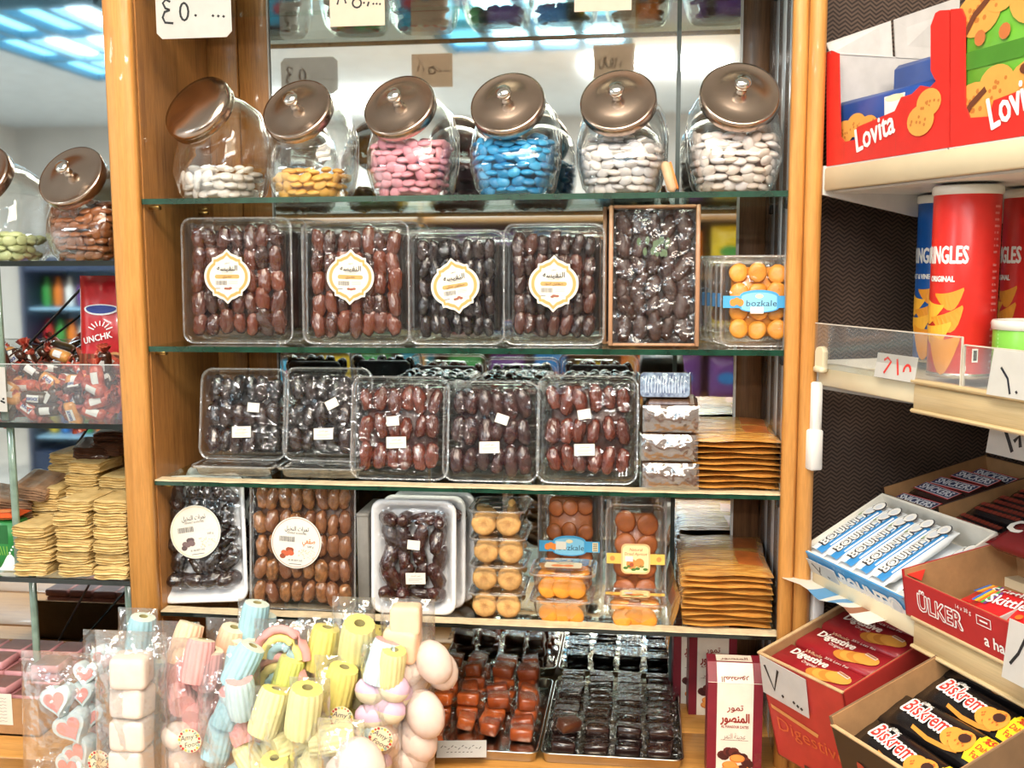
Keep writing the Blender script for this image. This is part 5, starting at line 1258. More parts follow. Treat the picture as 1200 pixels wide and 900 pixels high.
def cube(c, w=.05, h=.044):
    pw = lambda v, e: math.copysign(abs(v)**e, v); b = MB(); rg = []
    for k in range(15):
        t = max(-1.5, min(1.5, -pi/2+pi*k/14)); rg.append([(w/2*pw(cos(t), .28)*pw(cos(2*pi*i/32), .3), w*.42*pw(cos(t), .28)*pw(sin(2*pi*i/32), .3), h/2+h/2*pw(sin(t), .3)) for i in range(32)])
    return b.loft(rg).mesh('marshmallow', [mm(c)])
def ball(c, c2=None, R=.018, f=1.15):
    b = MB().ell(R*f, R*.9, R, 16, 8); 
    if c2: b.m = [1 if sum(b.v[i][2] for i in fc)/len(fc) > R*.1 else 0 for fc in b.f]
    b.v = [(x, y, z+R) for x, y, z in b.v]
    return b.mesh('marshmallow', [mm(c), mm(c2 or c)])
def heart(c1, c2, s=.021, dpt=.022):
    o = []
    for k in range(28):
        a = 2*pi*k/28; o.append((s/16*16*sin(a)**3*.95, s/16*(13*cos(a)-5*cos(2*a)-2*cos(3*a)-cos(4*a))))
    b = MB(); rg = lambda k, y: [(x*k, y, z*k+s) for x, z in o]
    b.loft([rg(.9, dpt/2), rg(1, dpt/2-.003), rg(1, -dpt/2+.003), rg(.92, -dpt/2)], True, True, 0); b.poly
    b.add(rg(.68, -dpt/2-.0012), [tuple(range(28))[::-1]], 1)
    return b.mesh('marshmallow', [mm(c1), mm(c2)])
def arch(c1, c2, c3):
    b = MB()
    for k, (R, c) in enumerate(((.030, 0), (.021, 1), (.0125, 2))):
        b.tube([(R*cos(pi*q/10), 0, R*sin(pi*q/10)*1.15) for q in range(11)], .0052, 8, c)
    return b.mesh('marshmallow', [mm(c1), mm(c2), mm(c3)])
TW = {'b': twist(BLU, (214, 226, 214)), 'p': twist(PNK, CRM), 'y': twist(YEL, YEL), 'cy': twist((236, 226, 164), YEL), 'g': twist(GRN, YEL), 'pc': twist(PCH, CRM), 'bp': twist((200, 222, 226), PNK)}
CUB, CUBP = cube(WHT), cube(PCH, .036, .034)
HRT = heart((214, 232, 236), (240, 158, 152)); BALL = ball(WHT); BALLP = ball((232, 210, 198), None, .021, 1.3); LILB = ball(CRM, LIL, .017, 1.2); ARCH = arch(PNK, (244, 226, 140), BLU)
SHAPES = {'b': TW['b'], 'p': TW['p'], 'y': TW['y'], 'cy': TW['cy'], 'g': TW['g'], 'pc': TW['pc'], 'bp': TW['bp'], 'cube': CUB, 'cubep': CUBP, 'h': HRT, 'o': BALL, 'O': BALLP, 'l': LILB, 'a': ARCH}
def maker_label():
    d = MB().fan(circ(.0165, 24), 0, 0); r = random.Random(6)
    for k in range(20):
        a = 6.283*k/20; d.fan(circ(r.uniform(.0012, .0022), 7, .0142*cos(a), .0142*sin(a)), .0004+.00003*k, 1+k % 4)
    d.text("Amy's", 0, .0015, .0072, .0005, 5, shear=.25); d.text('Food', .001, -.0085, .0070, .0005, 5, shear=.25)
    return d.mesh('maker_label', [ink(244, 226, 186), ink(200, 60, 50), ink(214, 190, 80), ink(150, 176, 160), ink(176, 60, 60), ink(66, 74, 96)])
MLAB = maker_label()
def mbag(label, rect, Y, items, lab=None, seed=1, lean=-4):
    x0, y0, x1 = rect
    p0, p1 = at(x0, 820, Y), at(x1, 820, Y); cx = (p0.x+p1.x)/2; w = p1.x-p0.x; h = at((x0+x1)/2, y0, Y).z-DECK
    t = thing('marshmallow_bag', label, 'bag', (cx, Y, DECK), (rad(lean), 0, 0), 'bags of marshmallows')
    obj('clear_bag', pillow(w, h, .058, nx=16, ny=22, seed=seed, amp=.0045, wav=2.2).mesh('clear_bag', BAGFILM), t)
    r = random.Random(seed)
    iv = Matrix.Rotation(rad(lean), 4, 'X').inverted()
    for it in items:
        k, px, py = it[:3]; rot = it[3] if len(it) > 3 else 0; s = it[4] if len(it) > 4 else 1.0
        p = at(px, py, Y+(it[5] if len(it) > 5 else -.004)); q = iv @ (p-Vector((cx, Y, DECK)))
        if k in TW or k in 'oOl':      # another one squeezed in behind
            o2 = obj('marshmallow', SHAPES[k], t, (q.x+r.uniform(-.010, .010), q.y+.022, q.z+r.uniform(-.022, -.012)), (.2, rad(rot)+r.uniform(-.3, .3), r.uniform(0, 3))); o2.scale = (s*1.1,)*3
        o = obj('marshmallow', SHAPES[k], t, q, (r.uniform(-.1, .1)+(.32 if k in TW else 0), rad(rot), r.uniform(0, 3) if k in TW else r.uniform(-.15, .15))); s *= 1.0 if k == 'cube' else 1.16; o.scale = (s, s, s)
    if lab:
        p = at(lab[0], lab[1], Y-.034); q = iv @ (p-Vector((cx, Y, DECK)))
        obj('maker_label', MLAB, t, q, (pi/2, rad(lab[2]), 0))
    return t
# item: kind, pixel of its foot, tilt
mbag('bag of heart-shaped blue and pink marshmallows at the outer edge', (22, 768, 128), -.15, [('h', 100, 804, 8, .8, .01), ('h', 102, 826, -5, .8, .01), ('h', 75, 838, -14, 1.0, -.01), ('h', 98, 868, -28, 1.1), ('h', 108, 901, -38, 1.1), ('h', 112, 935, -20, 1.1), ('h', 88, 915, 0, 1), ('h', 110, 850, 4, .7, .015)], (116, 893, 10), 1)
mbag('bag of big white cube marshmallows stacked in a column', (108, 744, 192), -.18, [('cube', 155, 803+36*k, 1-k % 2*2, 1.0) for k in range(5)], None, 2)
mbag('bag behind the cubes with pink-centred heart marshmallows', (96, 742, 146), -.09, [('h', 122, 790, 10, .95), ('h', 122, 815, 0), ('h', 118, 845, 0), ('h', 122, 875, 0)], None, 3)
mbag('bag with a pale blue twisted marshmallow against the wooden post', (138, 716, 184), -.06, [('b', 161, 766, 0), ('b', 161, 806, 0), ('b', 161, 846, 0), ('b', 161, 880, 0)], None, 4)
mbag('bag of pale pink twisted marshmallows beside the white cubes', (176, 732, 232), -.12, [('pc', 208, 778, -8), ('p', 198, 806, 40), ('p', 204, 835, 40), ('p', 200, 865, 40), ('pc', 205, 900, 0)], None, 5)
mbag('bag of rosy twisted marshmallows with a maker label', (192, 752, 246), -.16, [('p', 226, 800, 8), ('p', 214, 828, 70), ('p', 226, 845, 70), ('o', 210, 880), ('O', 218, 910), ('p', 228, 880, 20)], (222, 868, -15), 6)
mbag('bag of pink and cream twisted marshmallows in the second row', (240, 728, 296), -.08, [('pc', 262, 778, 4), ('pc', 284, 790, 4), ('p', 262, 820, 0), ('pc', 284, 830, 0), ('p', 262, 860, 0), ('pc', 284, 868, 0)], None, 7)
mbag('bag of pale blue and pink twists with yellow centres', (228, 770, 302), -.17, [('b', 272, 802, 25), ('b', 262, 852, 15), ('bp', 284, 838, -10), ('p', 290, 872, 30), ('b', 250, 890, 5), ('b', 270, 915, 60), ('bp', 285, 915, 0)], None, 8)
mbag('bag with a tall pale blue and white twist in the second row', (278, 706, 308), -.07, [('b', 292, 752, 0), ('bp', 292, 792, 0), ('b', 292, 832, 0), ('b', 292, 870, 0)], None, 9)
mbag('bag of pink rainbow arch marshmallows with a lime twist', (296, 730, 362), -.12, [('a', 330, 772, 0, 1.05), ('a', 327, 808, 0, 1.15), ('g', 330, 812, 8, .95), ('y', 318, 845, 10), ('bp', 336, 852, 0), ('y', 330, 885, 0), ('y', 314, 905, 0)], None, 10)
mbag('bag of cream yellow twists in front, beside the blue ones', (288, 808, 340), -.20, [('cy', 306, 860, 4, 1.05), ('cy', 322, 880, 78), ('cy', 308, 912, 60), ('cy', 325, 930, 0)], None, 11)
mbag('bag of yellow twisted marshmallows behind the front ones', (348, 728, 398), -.10, [('y', 372, 784, 5, 1.05), ('y', 372, 818, 62), ('y', 360, 850, 0), ('y', 384, 858, 0), ('y', 372, 890, 0)], None, 12)
mbag('bag of large cream yellow twists at the front middle', (336, 798, 384), -.21, [('cy', 352, 860, 3, 1.15), ('cy', 362, 872, 84), ('cy', 352, 905, 84), ('cy', 356, 930, 0)], None, 13)
mbag('bag of bright yellow twists beside the white pebble front', (366, 772, 408), -.15, [('y', 390, 832, 8, 1.1), ('y', 384, 872, 4, 1.1), ('y', 384, 910, 0, 1.1)], (400, 842, 5), 14)
mbag('tall bag of cream yellow twists reaching the lowest shelf edge', (388, 704, 438), -.11, [('cy', 414, 776, 14, 1.2), ('cy', 404, 806, 66, 1.15), ('cy', 412, 840, 8, 1.1), ('cy', 408, 880, 0, 1.1)], None, 15)
mbag('bag of lilac and cream striped marshmallows with a round maker label', (420, 752, 468), -.16, [('bp', 440, 800, 0), ('cy', 456, 802, 5, .9), ('l', 436, 826), ('l', 456, 822, 15), ('l', 452, 848, 12), ('l', 436, 856), ('O', 440, 885), ('l', 440, 910, 0), ('bp', 425, 890)], (446, 866, 26), 16)
mbag('tall bag of white pebble marshmallows nearest the orange sweets', (444, 706, 508), -.13, [('cubep', 476, 742, 0, 1.0), ('cubep', 470, 772, 6, 1.15), ('O', 490, 786, 60), ('O', 470, 806, 0), ('O', 478, 842, 70, 1.1), ('O', 460, 838, 0), ('O', 468, 876, 65, 1.1), ('O', 452, 905, 0), ('O', 476, 910, 0)], None, 17)
mbag('low bag with one large white egg-like marshmallow at the very front', (368, 846, 424), -.24, [('O', 394, 908, 75, 1.35), ('O', 412, 930, 0, 1.1), ('O', 384, 950, 0, 1.1)], None, 18)
# ---------------------------------------------------------------- goods on the gondola
RED = ink(206, 44, 38, .38); REDD = ink(176, 40, 44, .45); WHITE = ink(240, 238, 234)
gpart('base_deck', MB().box((ULEN/2, .225, .835), (ULEN, .41, .02)).box((.69, -.10, .835), (.66, .24, .02)), CREAMMETAL)
gpart('base_plinth', MB().box((ULEN/2, .23, .41), (ULEN, .38, .82)).box((.70, -.09, .41), (.62, .24, .82)), CREAMMETAL)
ZR = 1.165
gpart('riser_shelf', MB().box((ULEN/2, .265, ZR-.006), (ULEN, .27, .006)).box((ULEN/2, .132, (ZR+Z3)/2-.006), (ULEN, .004, ZR-Z3-.006)), CREAMMETAL)
def solid(poly, y0, y1, mi=0):
    """upright sheet of the outline poly (x, z) between y0 and y1"""
    return MB().loft([[(x, y0, z) for x, z in poly], [(x, y1, z) for x, z in poly]], True, True, mi, False)
def cpx(l): return [(900+x/4, y/4) for x, y in l]
def cookie(d, x, y, r, z, a, b, sq=1.0):
    d.fan(circ(r, 20, x, y, r*sq), z, a); rr_ = random.Random(int(abs(x*1e4)))
    for k in range(9):
        q = rr_.uniform(0, 6.28); e = rr_.uniform(.1, .8)*r; d.fan(circ(r*.09, 6, x+e*cos(q), y+e*sin(q)*sq), z+.0001+.00001*k, b)
CK = ink(224, 158, 76); CKD = ink(190, 116, 50); BRN = ink(104, 56, 34); GRNP = ink(110, 184, 60); BLUEP2 = ink(30, 66, 140); CRMP = ink(244, 226, 186)
# biscuit display boxes on the upper tray
def lov(label, pts, u0, u1, depth, extra):
    t = thing('biscuit_display_box', label, 'display box', M=gm(u0, .004, Z1+.001), group='red biscuit display boxes')
    pl_ = [onv(*p) for p in cpx(pts)]; poly = [(u-u0, z-Z1-.001) for u, z in pl_]; zb = min(p[1] for p in poly)
    poly = [(x, max(z, 0)) for x, z in poly]
    obj('front_panel', solid(poly, 0, .002).mesh('front_panel', [RED]), t)
    W_ = u1-u0; H_ = max(p[1] for p in poly)
    obj('box_bottom', MB().box((W_/2, depth/2, .001), (W_-.002, depth, .002)).mesh('box_bottom', GREYBOARD), t)
    obj('back_wall', MB().box((W_/2, depth-.001, H_*.47), (W_, .002, H_*.94)).mesh('back_wall', GREYBOARD), t)
    for s in (0, 1): obj('side_wall', MB().box((.001+(W_-.002)*s, depth/2, H_*.48), (.002, depth-.004, H_*.96)).mesh('side_wall', GREYBOARD), t)
    return t, W_, H_
u0, u1 = onv(965.5, 197)[0], onv(1107, 177)[0]
t, W_, H_ = lov('red biscuit display box next to the wooden post, half empty, blue packets inside', [(262, 780), (835, 690), (835, 45), (790, 48), (770, 60), (748, 120), (748, 330), (772, 380), (745, 408), (700, 400), (660, 440), (610, 455), (580, 520), (405, 595), (392, 655), (345, 665), (325, 640), (318, 250), (285, 236), (262, 245)], u0, u1, .20, 0)
for a_, b_ in ((.0, .095), (.100, .199)):
    g_ = lambda y: (-.012+.012*y/.2, .016+.070*y/.2)
    zt_ = H_*.95; q0, q1 = g_(a_), g_(b_)
    obj('lid_flap', MB().loft([[(.001, a_, zt_), (.001, b_, zt_), (.003, b_, zt_), (.003, a_, zt_)], [(q0[0], a_, zt_+q0[1]), (q1[0], b_, zt_+q1[1]), (q1[0]+.002, b_, zt_+q1[1]), (q0[0]+.002, a_, zt_+q0[1])]], True, True, 0, False).mesh('lid_flap', GREYBOARD), t)
def lpos(px, py, off=(0, 0)): a, b = onv(px, py); return a, b
def on_front(d, t, u0, nm, mats): return obj(nm, d.mesh(nm, mats), t, (0, -.0006, 0), FRONT)
d = MB(); a, b = onv(1001.5, 181), onv(1046, 157)
def brand(d, a, b, h, u0, z):
    ca = ((a[0]-u0), a[1]-Z1); cb = (b[0]-u0, b[1]-Z1); L_ = math.hypot(cb[0]-ca[0], cb[1]-ca[1]); an = math.atan2(cb[1]-ca[1], cb[0]-ca[0])
    d.text('Lovita', ca[0], ca[1]+.002, h, z, 0, bold=.025, width=L_, rot=an, align='L')
brand(d, a, b, .029, u0, .0003)
for px, py, rr_, sq in ((1085.5, 121, .017, .8), (1076, 142, .019, .9)):
    q = onv(px, py); cookie(d, q[0]-u0, q[1]-Z1, rr_*1.25, .0003+.0004*(py > 130), 1, 2, .75)
for px in (986, 1046): d.rect(onv(px, 185)[0]-u0, .002, onv(px, 185)[0]-u0+.0008, .03, .0002, 3)
on_front(d, t, u0, 'printed_front', [WHITE, CK, CKD, ink(190, 60, 50)])
def packet(label, M, w, h, dp, body, draw, mats, group='biscuit packets in the display boxes'):
    t = thing('biscuit_packet', label, 'packet', M=M, group=group)
    obj('wrapper', MB().cbox((w/2, dp/2, h/2), (w, dp, h), .006).mesh('wrapper', body), t)
    d = MB(); draw(d, w, h); obj('printed_front', d.mesh('printed_front', mats), t, (0, -.0008, 0), FRONT)
    return t
def bluedraw(d, w, h):
    for k in range(3): cookie(d, .024+.026*k, h*.5+.006*(k % 2), .021, .0003+.0004*k, 0, 1, .72)
    d.poly([(w*.55, h*.2), (w*.70, h*.2), (w*.73, h*.9), (w*.53, h*.9)], .0003, 2); d.ring(circ(.009, 14, w*.75, h*.6), circ(.006, 14, w*.75, h*.6), .0003, 2); d.fan(circ(w*.09, 14, w*.63, h*.86, .004), .0006, 3)
mt = [CK, CKD, WHITE, CRMP]
BLUW = ink(34, 74, 150, .3)
packet('blue biscuit packet at the front of the half empty red box', gm(u0+.004, .012, Z1+.004), W_*.84, .082, .06, BLUW, bluedraw, mt)
packet('blue biscuit packet lying higher and further back in the half empty red box', gm(u0+.030, .078, Z1+.004), W_*.80, .128, .07, BLUW, bluedraw, mt)
v0, v1 = u1+.0008, .48
t, W2, H2 = lov('red biscuit display box full of green packets', [(840, 690), (1900, 522), (1900, 150), (1200, 410), (1042, 470), (1022, 545), (930, 552), (908, 500), (906, 150), (908, 80), (890, 38), (842, 42)], v0, v1, .20, 0)
d = MB(); brand(d, onv(1159, 155), onv(1222, 118), .034, v0, .0003); on_front(d, t, v0, 'printed_front', [WHITE])
def greendraw(d, w, h):
    d.rect(.002, h*.42, w-.002, h*.52, .0002, 3)
    for yb in (.06, .56):
        cookie(d, .022, h*yb+.030, .034, .0004, 0, 1, .7); d.stroke([(.004, h*yb+.012), (.018, h*yb+.030), (.040, h*yb+.044)], .007, .0012, 2)
        cookie(d, .055, h*yb+.046, .026, .0008, 0, 1, .8); cookie(d, .104, h*yb+.034, .036, .0014, 0, 1, .85); d.fan(circ(.020, 14, .108, h*yb+.056, .008), .0022, 2)
        for k in range(2): d.fan(circ(.0085, 10, .028+.036*k, h*yb+.004), .0016, 4)
packet('green biscuit packet with big filled cookies at the front of the full red box', gm(v0+.012, .008, Z1+.004), v1-v0-.02, .190, .06, ink(116, 190, 64, .3), greendraw, [CK, CKD, BRN, ink(70, 130, 40), ink(190, 110, 60)])
packet('second green biscuit packet right behind the front one', gm(v0+.012, .075, Z1+.004), v1-v0-.02, .188, .06, ink(116, 190, 64, .3), greendraw, [CK, CKD, BRN, ink(70, 130, 40), ink(190, 110, 60)])
# crisp cans
LIDW = mat('can_lid_plastic', (226, 222, 214), .25, var=.04, trans=0.0); RIM = mat('can_rim', (206, 200, 190), .25, metal=.8)
def can(label, P, col, h, off, flavour, fcol, chips=True, small=False, R=.0378):
    t = thing('crisp_can', label, 'can', P, group='crisp cans'); 
    obj('can_body', MB().lathe([(R-.002, .003), (R, .006), (R, h-.010), (R-.001, h-.008)], 40).mesh('can_body', ink(*col, .3)), t)
    obj('bottom_rim', MB().lathe([(R-.003, 0), (R+.0008, .0005), (R+.001, .004), (R, .006)], 40).mesh('bottom_rim', RIM), t)
    obj('can_lid', MB().lathe([(R-.0005, h-.011), (R+.0018, h-.010), (R+.0018, h-.002), (R+.0005, h), (R-.003, h), (R-.004, h-.003), (0, h-.003)], 40).mesh('can_lid', LIDW), t)
    v = CAM-Vector(P); ph0 = math.atan2(v.y, v.x)+rad(off)
    d = MB()
    if not small:
        d.text('PRINGLES', 0, h*.60, .0200, 0, 0, bold=.03, width=.062); d.text(flavour, .0, h*.505, .0062, 0, 0, bold=.05, width=.035 if len(flavour) < 10 else .052)
        if fcol: 
            for j in range(6): d.rect(-.020, h*.44+.0045*j, .020, h*.44+.0045*(j+1), -.0002, 5)
        rr_ = random.Random(3)
        for k, (x, y, w, hh, an) in enumerate(((.012, .42, .036, .020, .2), (-.016, .36, .040, .026, -.3), (.010, .31, .044, .022, .35), (-.006, .24, .046, .024, .1), (.006, .15, .040, .040, 0))):
            hh *= 1.5; top = [(w*(i/8-.5), hh*(.30-.10*cos(3.1*(i/8-.5)))) for i in range(9)]; bot = [(w*(.5-i/8), -hh*.75*cos(3.0*(i/8-.5))+.25*hh) for i in range(9)]
            c_, s_ = cos(an), sin(an); pts_ = [(x+a*c_-b_*s_, h*y+a*s_+b_*c_) for a, b_ in top+bot]
            for q in range(8):       # narrow quads so they bend round the can
                d.add([(*pts_[q], .0002*k), (*pts_[q+1], .0002*k), (*pts_[16-q], .0002*k), (*pts_[17-q], .0002*k)], [(0, 3, 2, 1)], 1 if k % 2 else 2)
        for k in range(26):
            if k % 9 == 8: continue
            d.rect(.062, .012+.0075*k, .062+.002*rr_.choice((1, 2, 3)), .0145+.0075*k, 0, 3); d.rect(.066, .012+.0075*k, .0665+.002*rr_.choice((1, 2, 3)), .0145+.0075*k, 0, 3)
        d.rect(.040, .020, .047, .036, 0, 0); d.rect(.0415, .022, .0455, .034, .0003, 4)
        d.rect(.028, .010, .034, .016, 0, 0)
    else:
        for k in range(12): d.rect(-.030, .010+.0045*k, .030-.002*(k % 3), .0120+.0045*k, 0, 3)
    d.map(lambda p: ((R+.0004+p[2])*cos(ph0+p[0]/R), (R+.0004+p[2])*sin(ph0+p[0]/R), p[1]))
    obj('printed_wrap', d.mesh('printed_wrap', [WHITE, ink(240, 176, 56), ink(226, 146, 40), ink(*[min(255, int(c*.6+100)) for c in col]), ink(40, 40, 40), ink(*(fcol or (255, 255, 255)))]), t)
    return t
def canpos(px, py): p = atz(px, py, Z2); return (p.x, p.y, Z2+.0005)
zt = lambda P, py: 0
can('tall red crisp can standing in the middle of the gondola tray', canpos(1124.5, 441), (214, 44, 38), .226, -42, 'ORIGINAL', None)
can('tall blue crisp can half hidden behind the red one', canpos(1103, 424), (24, 84, 160), .226, -48, 'SALT & VINEGAR', (40, 120, 190))
can('second tall red crisp can behind the small green can', canpos(1205, 434), (208, 42, 38), .226, -70, 'ORIGINAL', None)
can('tall green crisp can, only a sliver showing beside the blue one', canpos(1107, 413), (44, 140, 60), .226, -50, 'ONION', None)
can('small light green crisp can in front of the second red can', canpos(1203, 450), (128, 196, 76), .072, -10, '', None, small=True)
# acrylic fronts of the middle tray with a clip
za = onv(951, 374)[1]-Z2; ua = onv(1134, 386)[0]
for k, (a, b_) in enumerate(((-.016, ua), (ua+.004, .62))):
    t = thing('acrylic_guard', ['clear acrylic front of the middle gondola tray before the crisp cans', 'second clear acrylic front before the small green can'][k], 'sheet', M=gm(0, -.006, Z2-.004))
    obj('clear_sheet', MB().box(((a+b_)/2, 0, za/2-.004*k), (b_-a, .002, za-.008*k)).mesh('clear_sheet', ACRYLIC), t)
    obj('polished_edge', MB().box(((a+b_)/2, 0, za-.008*k), (b_-a, .0022, .0014)).box((b_, 0, za/2-.004*k), (.0014, .0022, za-.008*k)).box((a, 0, za/2-.004*k), (.0014, .0022, za-.008*k)).mesh('polished_edge', mat('acrylic_edge_b', (206, 198, 184), .3)), t)
t = thing('sheet_clip', 'cream plastic clip holding the acrylic front beside the post', 'clip', M=gm(.008, -.006, Z2-.004))
obj('clip_body', MB().loft([[(x, y, z) for x, z in [(0, 0), (.018, 0), (.018, .022), (.015, .027), (.009, .029), (.003, .027), (0, .022)]] for y in (-.004, .004)], True, True, 0, False).mesh('clip_body', CREAMMETAL), t)
obj('clip_foot', MB().cbox((.009, -.001, -.002), (.020, .012, .008), .002).mesh('clip_foot', CREAMMETAL), t)
def gcard(label, px0, py0, px1, py1, v, strokes, col, sw=.0024, lean=-.15):
    a, b_ = onv(px0, py1, v), onv(px1, py0, v); w_, h_ = b_[0]-a[0], abs(b_[1]-a[1])
    M = gm(a[0]+w_/2, v, a[1]+h_/2) @ Matrix.Rotation(pi/2+lean, 4, 'X')
    return card(label, M, w_, h_, strokes, col, sw)
gcard('white price card with red handwritten numerals stuck in the cream rail', 1026, 419, 1074, 441, -.0075, [[(-.30, .22), (-.22, .34), (-.12, .20), (-.26, -.3)], [(.02, .34), (.10, -.3)], arcp(.30, -.1, .08, .25, 0, 190)], (206, 50, 44), .0032)
gcard('white price card with one black numeral stuck before the small green can', 1159, 414, 1212, 462, -.012, [[(-.25, .12), (-.05, -.1), (.06, -.42)], dot(.2, -.36, .02)], (28, 32, 44), .0026)
gcard('grey-white price card with a bold black numeral behind the chocolate bars', 1158, 492, 1212, 530, .10, [[(-.36, .22), (-.2, .26)], [(-.2, .25), (-.02, -.1), (.10, -.35)], [(.1, -.1), (.2, .05), (.26, -.2)]], (24, 24, 28), .0050)
# open carton helper: origin at the top front corner next to the post, walls hang down from it
def open_carton(name, label, M, w, d, h, outer, inner, hl=None, hr=None, hb=None, group=None, edge=None, front=None):
    t = thing(name, label, 'carton', M=M, group=group); e = .0022
    hl = h if hl is None else hl; hr = h if hr is None else hr; hb = h if hb is None else hb
    def wall(nm, c, dd, inn):       # outer sheet with an inner liner sheet
        obj(nm, MB().box(c, dd).mesh(nm, outer), t)
    obj('carton_bottom', MB().box((w/2, d/2, -h+.001), (w, d, .002)).mesh('carton_bottom', inner), t)
    fw = front or outer
    obj('front_wall', MB().box((w/2, e/2, -h/2), (w, e, h)).mesh('front_wall', fw), t); obj('liner', MB().box((w/2, e*1.4, -h/2), (w-.004, e*.7, h-.0006)).mesh('liner', inner), t)
    obj('side_wall', MB().box((e/2, d/2, -h+hl/2), (e, d, hl)).mesh('side_wall', outer), t); obj('liner', MB().box((e*1.4, d/2, -h+hl/2), (e*.7, d-.004, hl-.0006)).mesh('liner', inner), t)
    obj('side_wall', MB().box((w-e/2, d/2, -h+hr/2), (e, d, hr)).mesh('side_wall', outer), t); obj('liner', MB().box((w-e*1.4, d/2, -h+hr/2), (e*.7, d-.004, hr-.0006)).mesh('liner', inner), t)
    obj('back_wall', MB().box((w/2, d-e/2, -h+hb/2), (w, e, hb)).mesh('back_wall', outer), t); obj('liner', MB().box((w/2, d-e*1.4, -h+hb/2), (w-.004, e*.7, hb-.0006)).mesh('liner', inner), t)
    return t
def bar_mesh(l, w, h, m, seed=0):
    """flow pack lying along x: puffed body with flat crimped ends"""
    b = MB(); n = 14; rings = []
    for i in range(13):
        u = i/12; x = (u-.5)*l; th = 0.06 if i in (0, 12) else .35 if i in (1, 11) else 1-.12*abs(2*u-1)**4
        zig = .0008*(1 if i % 2 else -1) if i in (0, 12) else 0
        rings.append([(x+zig*(k % 2), (w/2)*math.copysign(abs(cos(2*pi*k/n))**.7, cos(2*pi*k/n))*(1 if th > .5 else .96), h/2+(h/2)*th*math.copysign(abs(sin(2*pi*k/n))**.8, sin(2*pi*k/n))) for k in range(n)])
    return b.loft(rings).mesh('wrapper', m)
# coconut bars
B0 = onv(937, 641, -.012); B1 = onv(1058, 703, -.012); bw_ = B1[0]-B0[0]
MB_ = gm(B0[0], -.012, (B0[1]+B1[1])/2, tilt=rad(28))
BBL = ink(62, 146, 206, .35); BWH = ink(236, 232, 222, .5)
box = open_carton('bar_carton', 'tilted blue and white carton of coconut bars by the wooden post', MB_, bw_, .150, .046, BWH, BWH, front=BBL)
d = MB().rect(.002, -.036, bw_-.002, -.020, .0002, 1)
d.text('BOUNTY', bw_*.64, -.033, .022, .0006, 0, bold=.05, width=bw_*.5); d.fan(circ(.014, 16, bw_*.90, -.020, .013), .0004, 1); d.fan(circ(.011, 16, bw_*.90, -.020, .010), .0008, 2)
d.text('28 x 57 g', bw_*.4, -.008, .005, .0006, 3)
obj('printed_front', d.mesh('printed_front', [WHITE, ink(236, 238, 240), ink(206, 212, 220), ink(150, 196, 226)]), box, (0, -.0006, 0), FRONT)
BAR = bar_mesh(.128, .034, .018, ink(232, 236, 240, .32))
def bounty_print():
    d = MB(); z = .0
    d.rect(-.060, -.0145, .048, -.002, z, 0); d.rect(-.060, -.002, .055, .014, z, 1); d.rect(-.06, -.0035, .05, -.001, z+.0001, 2)
    d.text('BOUNTY', -.008, -.006, .0155, z+.0003, 3, bold=.09, width=.080, shear=.1); d.text('BOUNTY', -.008, -.006, .0150, z+.0006, 4, bold=.03, width=.078, shear=.1)
    for k, (x, y, a) in enumerate(((.040, .002, .013), (.052, -.004, .011))):
        d.fan(circ(a, 14, x, y, a*.85), z+.0006+.0006*k, 3); d.fan(circ(a*.86, 14, x, y, a*.72), z+.0009+.0006*k, 4); d.fan(circ(a*.5, 12, x-.001, y-.001, a*.4), z+.0012+.0006*k, 5)
    d.fan(circ(.006, 8, .030, .010, .003), z+.0006, 6)
    def wrapy(p):
        a = max(-.99, min(.99, p[1]/.0172)); return (p[0], p[1], .0092+.0088*(1-abs(a)**2.6)**.42*(1-.12*abs(p[0]/.064)**4)+p[2])
    # subdivide the big rectangles in y so they bend
    dd = MB()
    for f, mi in zip(d.f, d.m):
        v = [d.v[i] for i in f]; ys = [p[1] for p in v]
        if len(f) == 4 and max(ys)-min(ys) > .008 and mi < 2:
            y0_, y1_ = min(ys), max(ys); x0_, x1_ = min(p[0] for p in v), max(p[0] for p in v); n = 5
            dd.strip([[(x0_+(x1_-x0_)*i/6, y0_+(y1_-y0_)*j/n, v[0][2]) for i in range(7)] for j in range(n+1)], mi, True)
        else: dd.add(v, [tuple(range(len(v)))], mi, False)
    return dd.map(wrapy).mesh('printed_top', [ink(50, 132, 196), ink(232, 236, 238), ink(150, 200, 230), ink(58, 56, 60), WHITE, ink(222, 226, 232), ink(150, 180, 110)])
BPRINT = bounty_print()
for k in range(6):
    hi = k < 5
    x = .022+.0335*k+(.006 if not hi else 0)
    M = MB_ @ Matrix.Translation((x, .072, -.018 if hi else -.036)) @ Matrix.Rotation(pi/2, 4, 'Z')
    t = thing('coconut_bar', ['coconut bar closest to the wooden post in the tilted carton', 'second coconut bar from the post', 'third coconut bar from the post', 'fourth coconut bar from the post', 'fifth coconut bar, its side showing blue', 'coconut bar lying lower, beside the red carton'][k], 'bar', M=M, group='coconut bars')
    obj('wrapper', BAR, t); obj('printed_top', BPRINT, t)
for k in range(5):
    M = MB_ @ Matrix.Translation((.022+.0335*k, .072, -.042)) @ Matrix.Rotation(pi/2, 4, 'Z')
    t = thing('coconut_bar', 'coconut bar of the under layer, beneath the %s bar from the post' % ORD[k], 'bar', M=M, group='coconut bars under'); obj('wrapper', BAR, t)
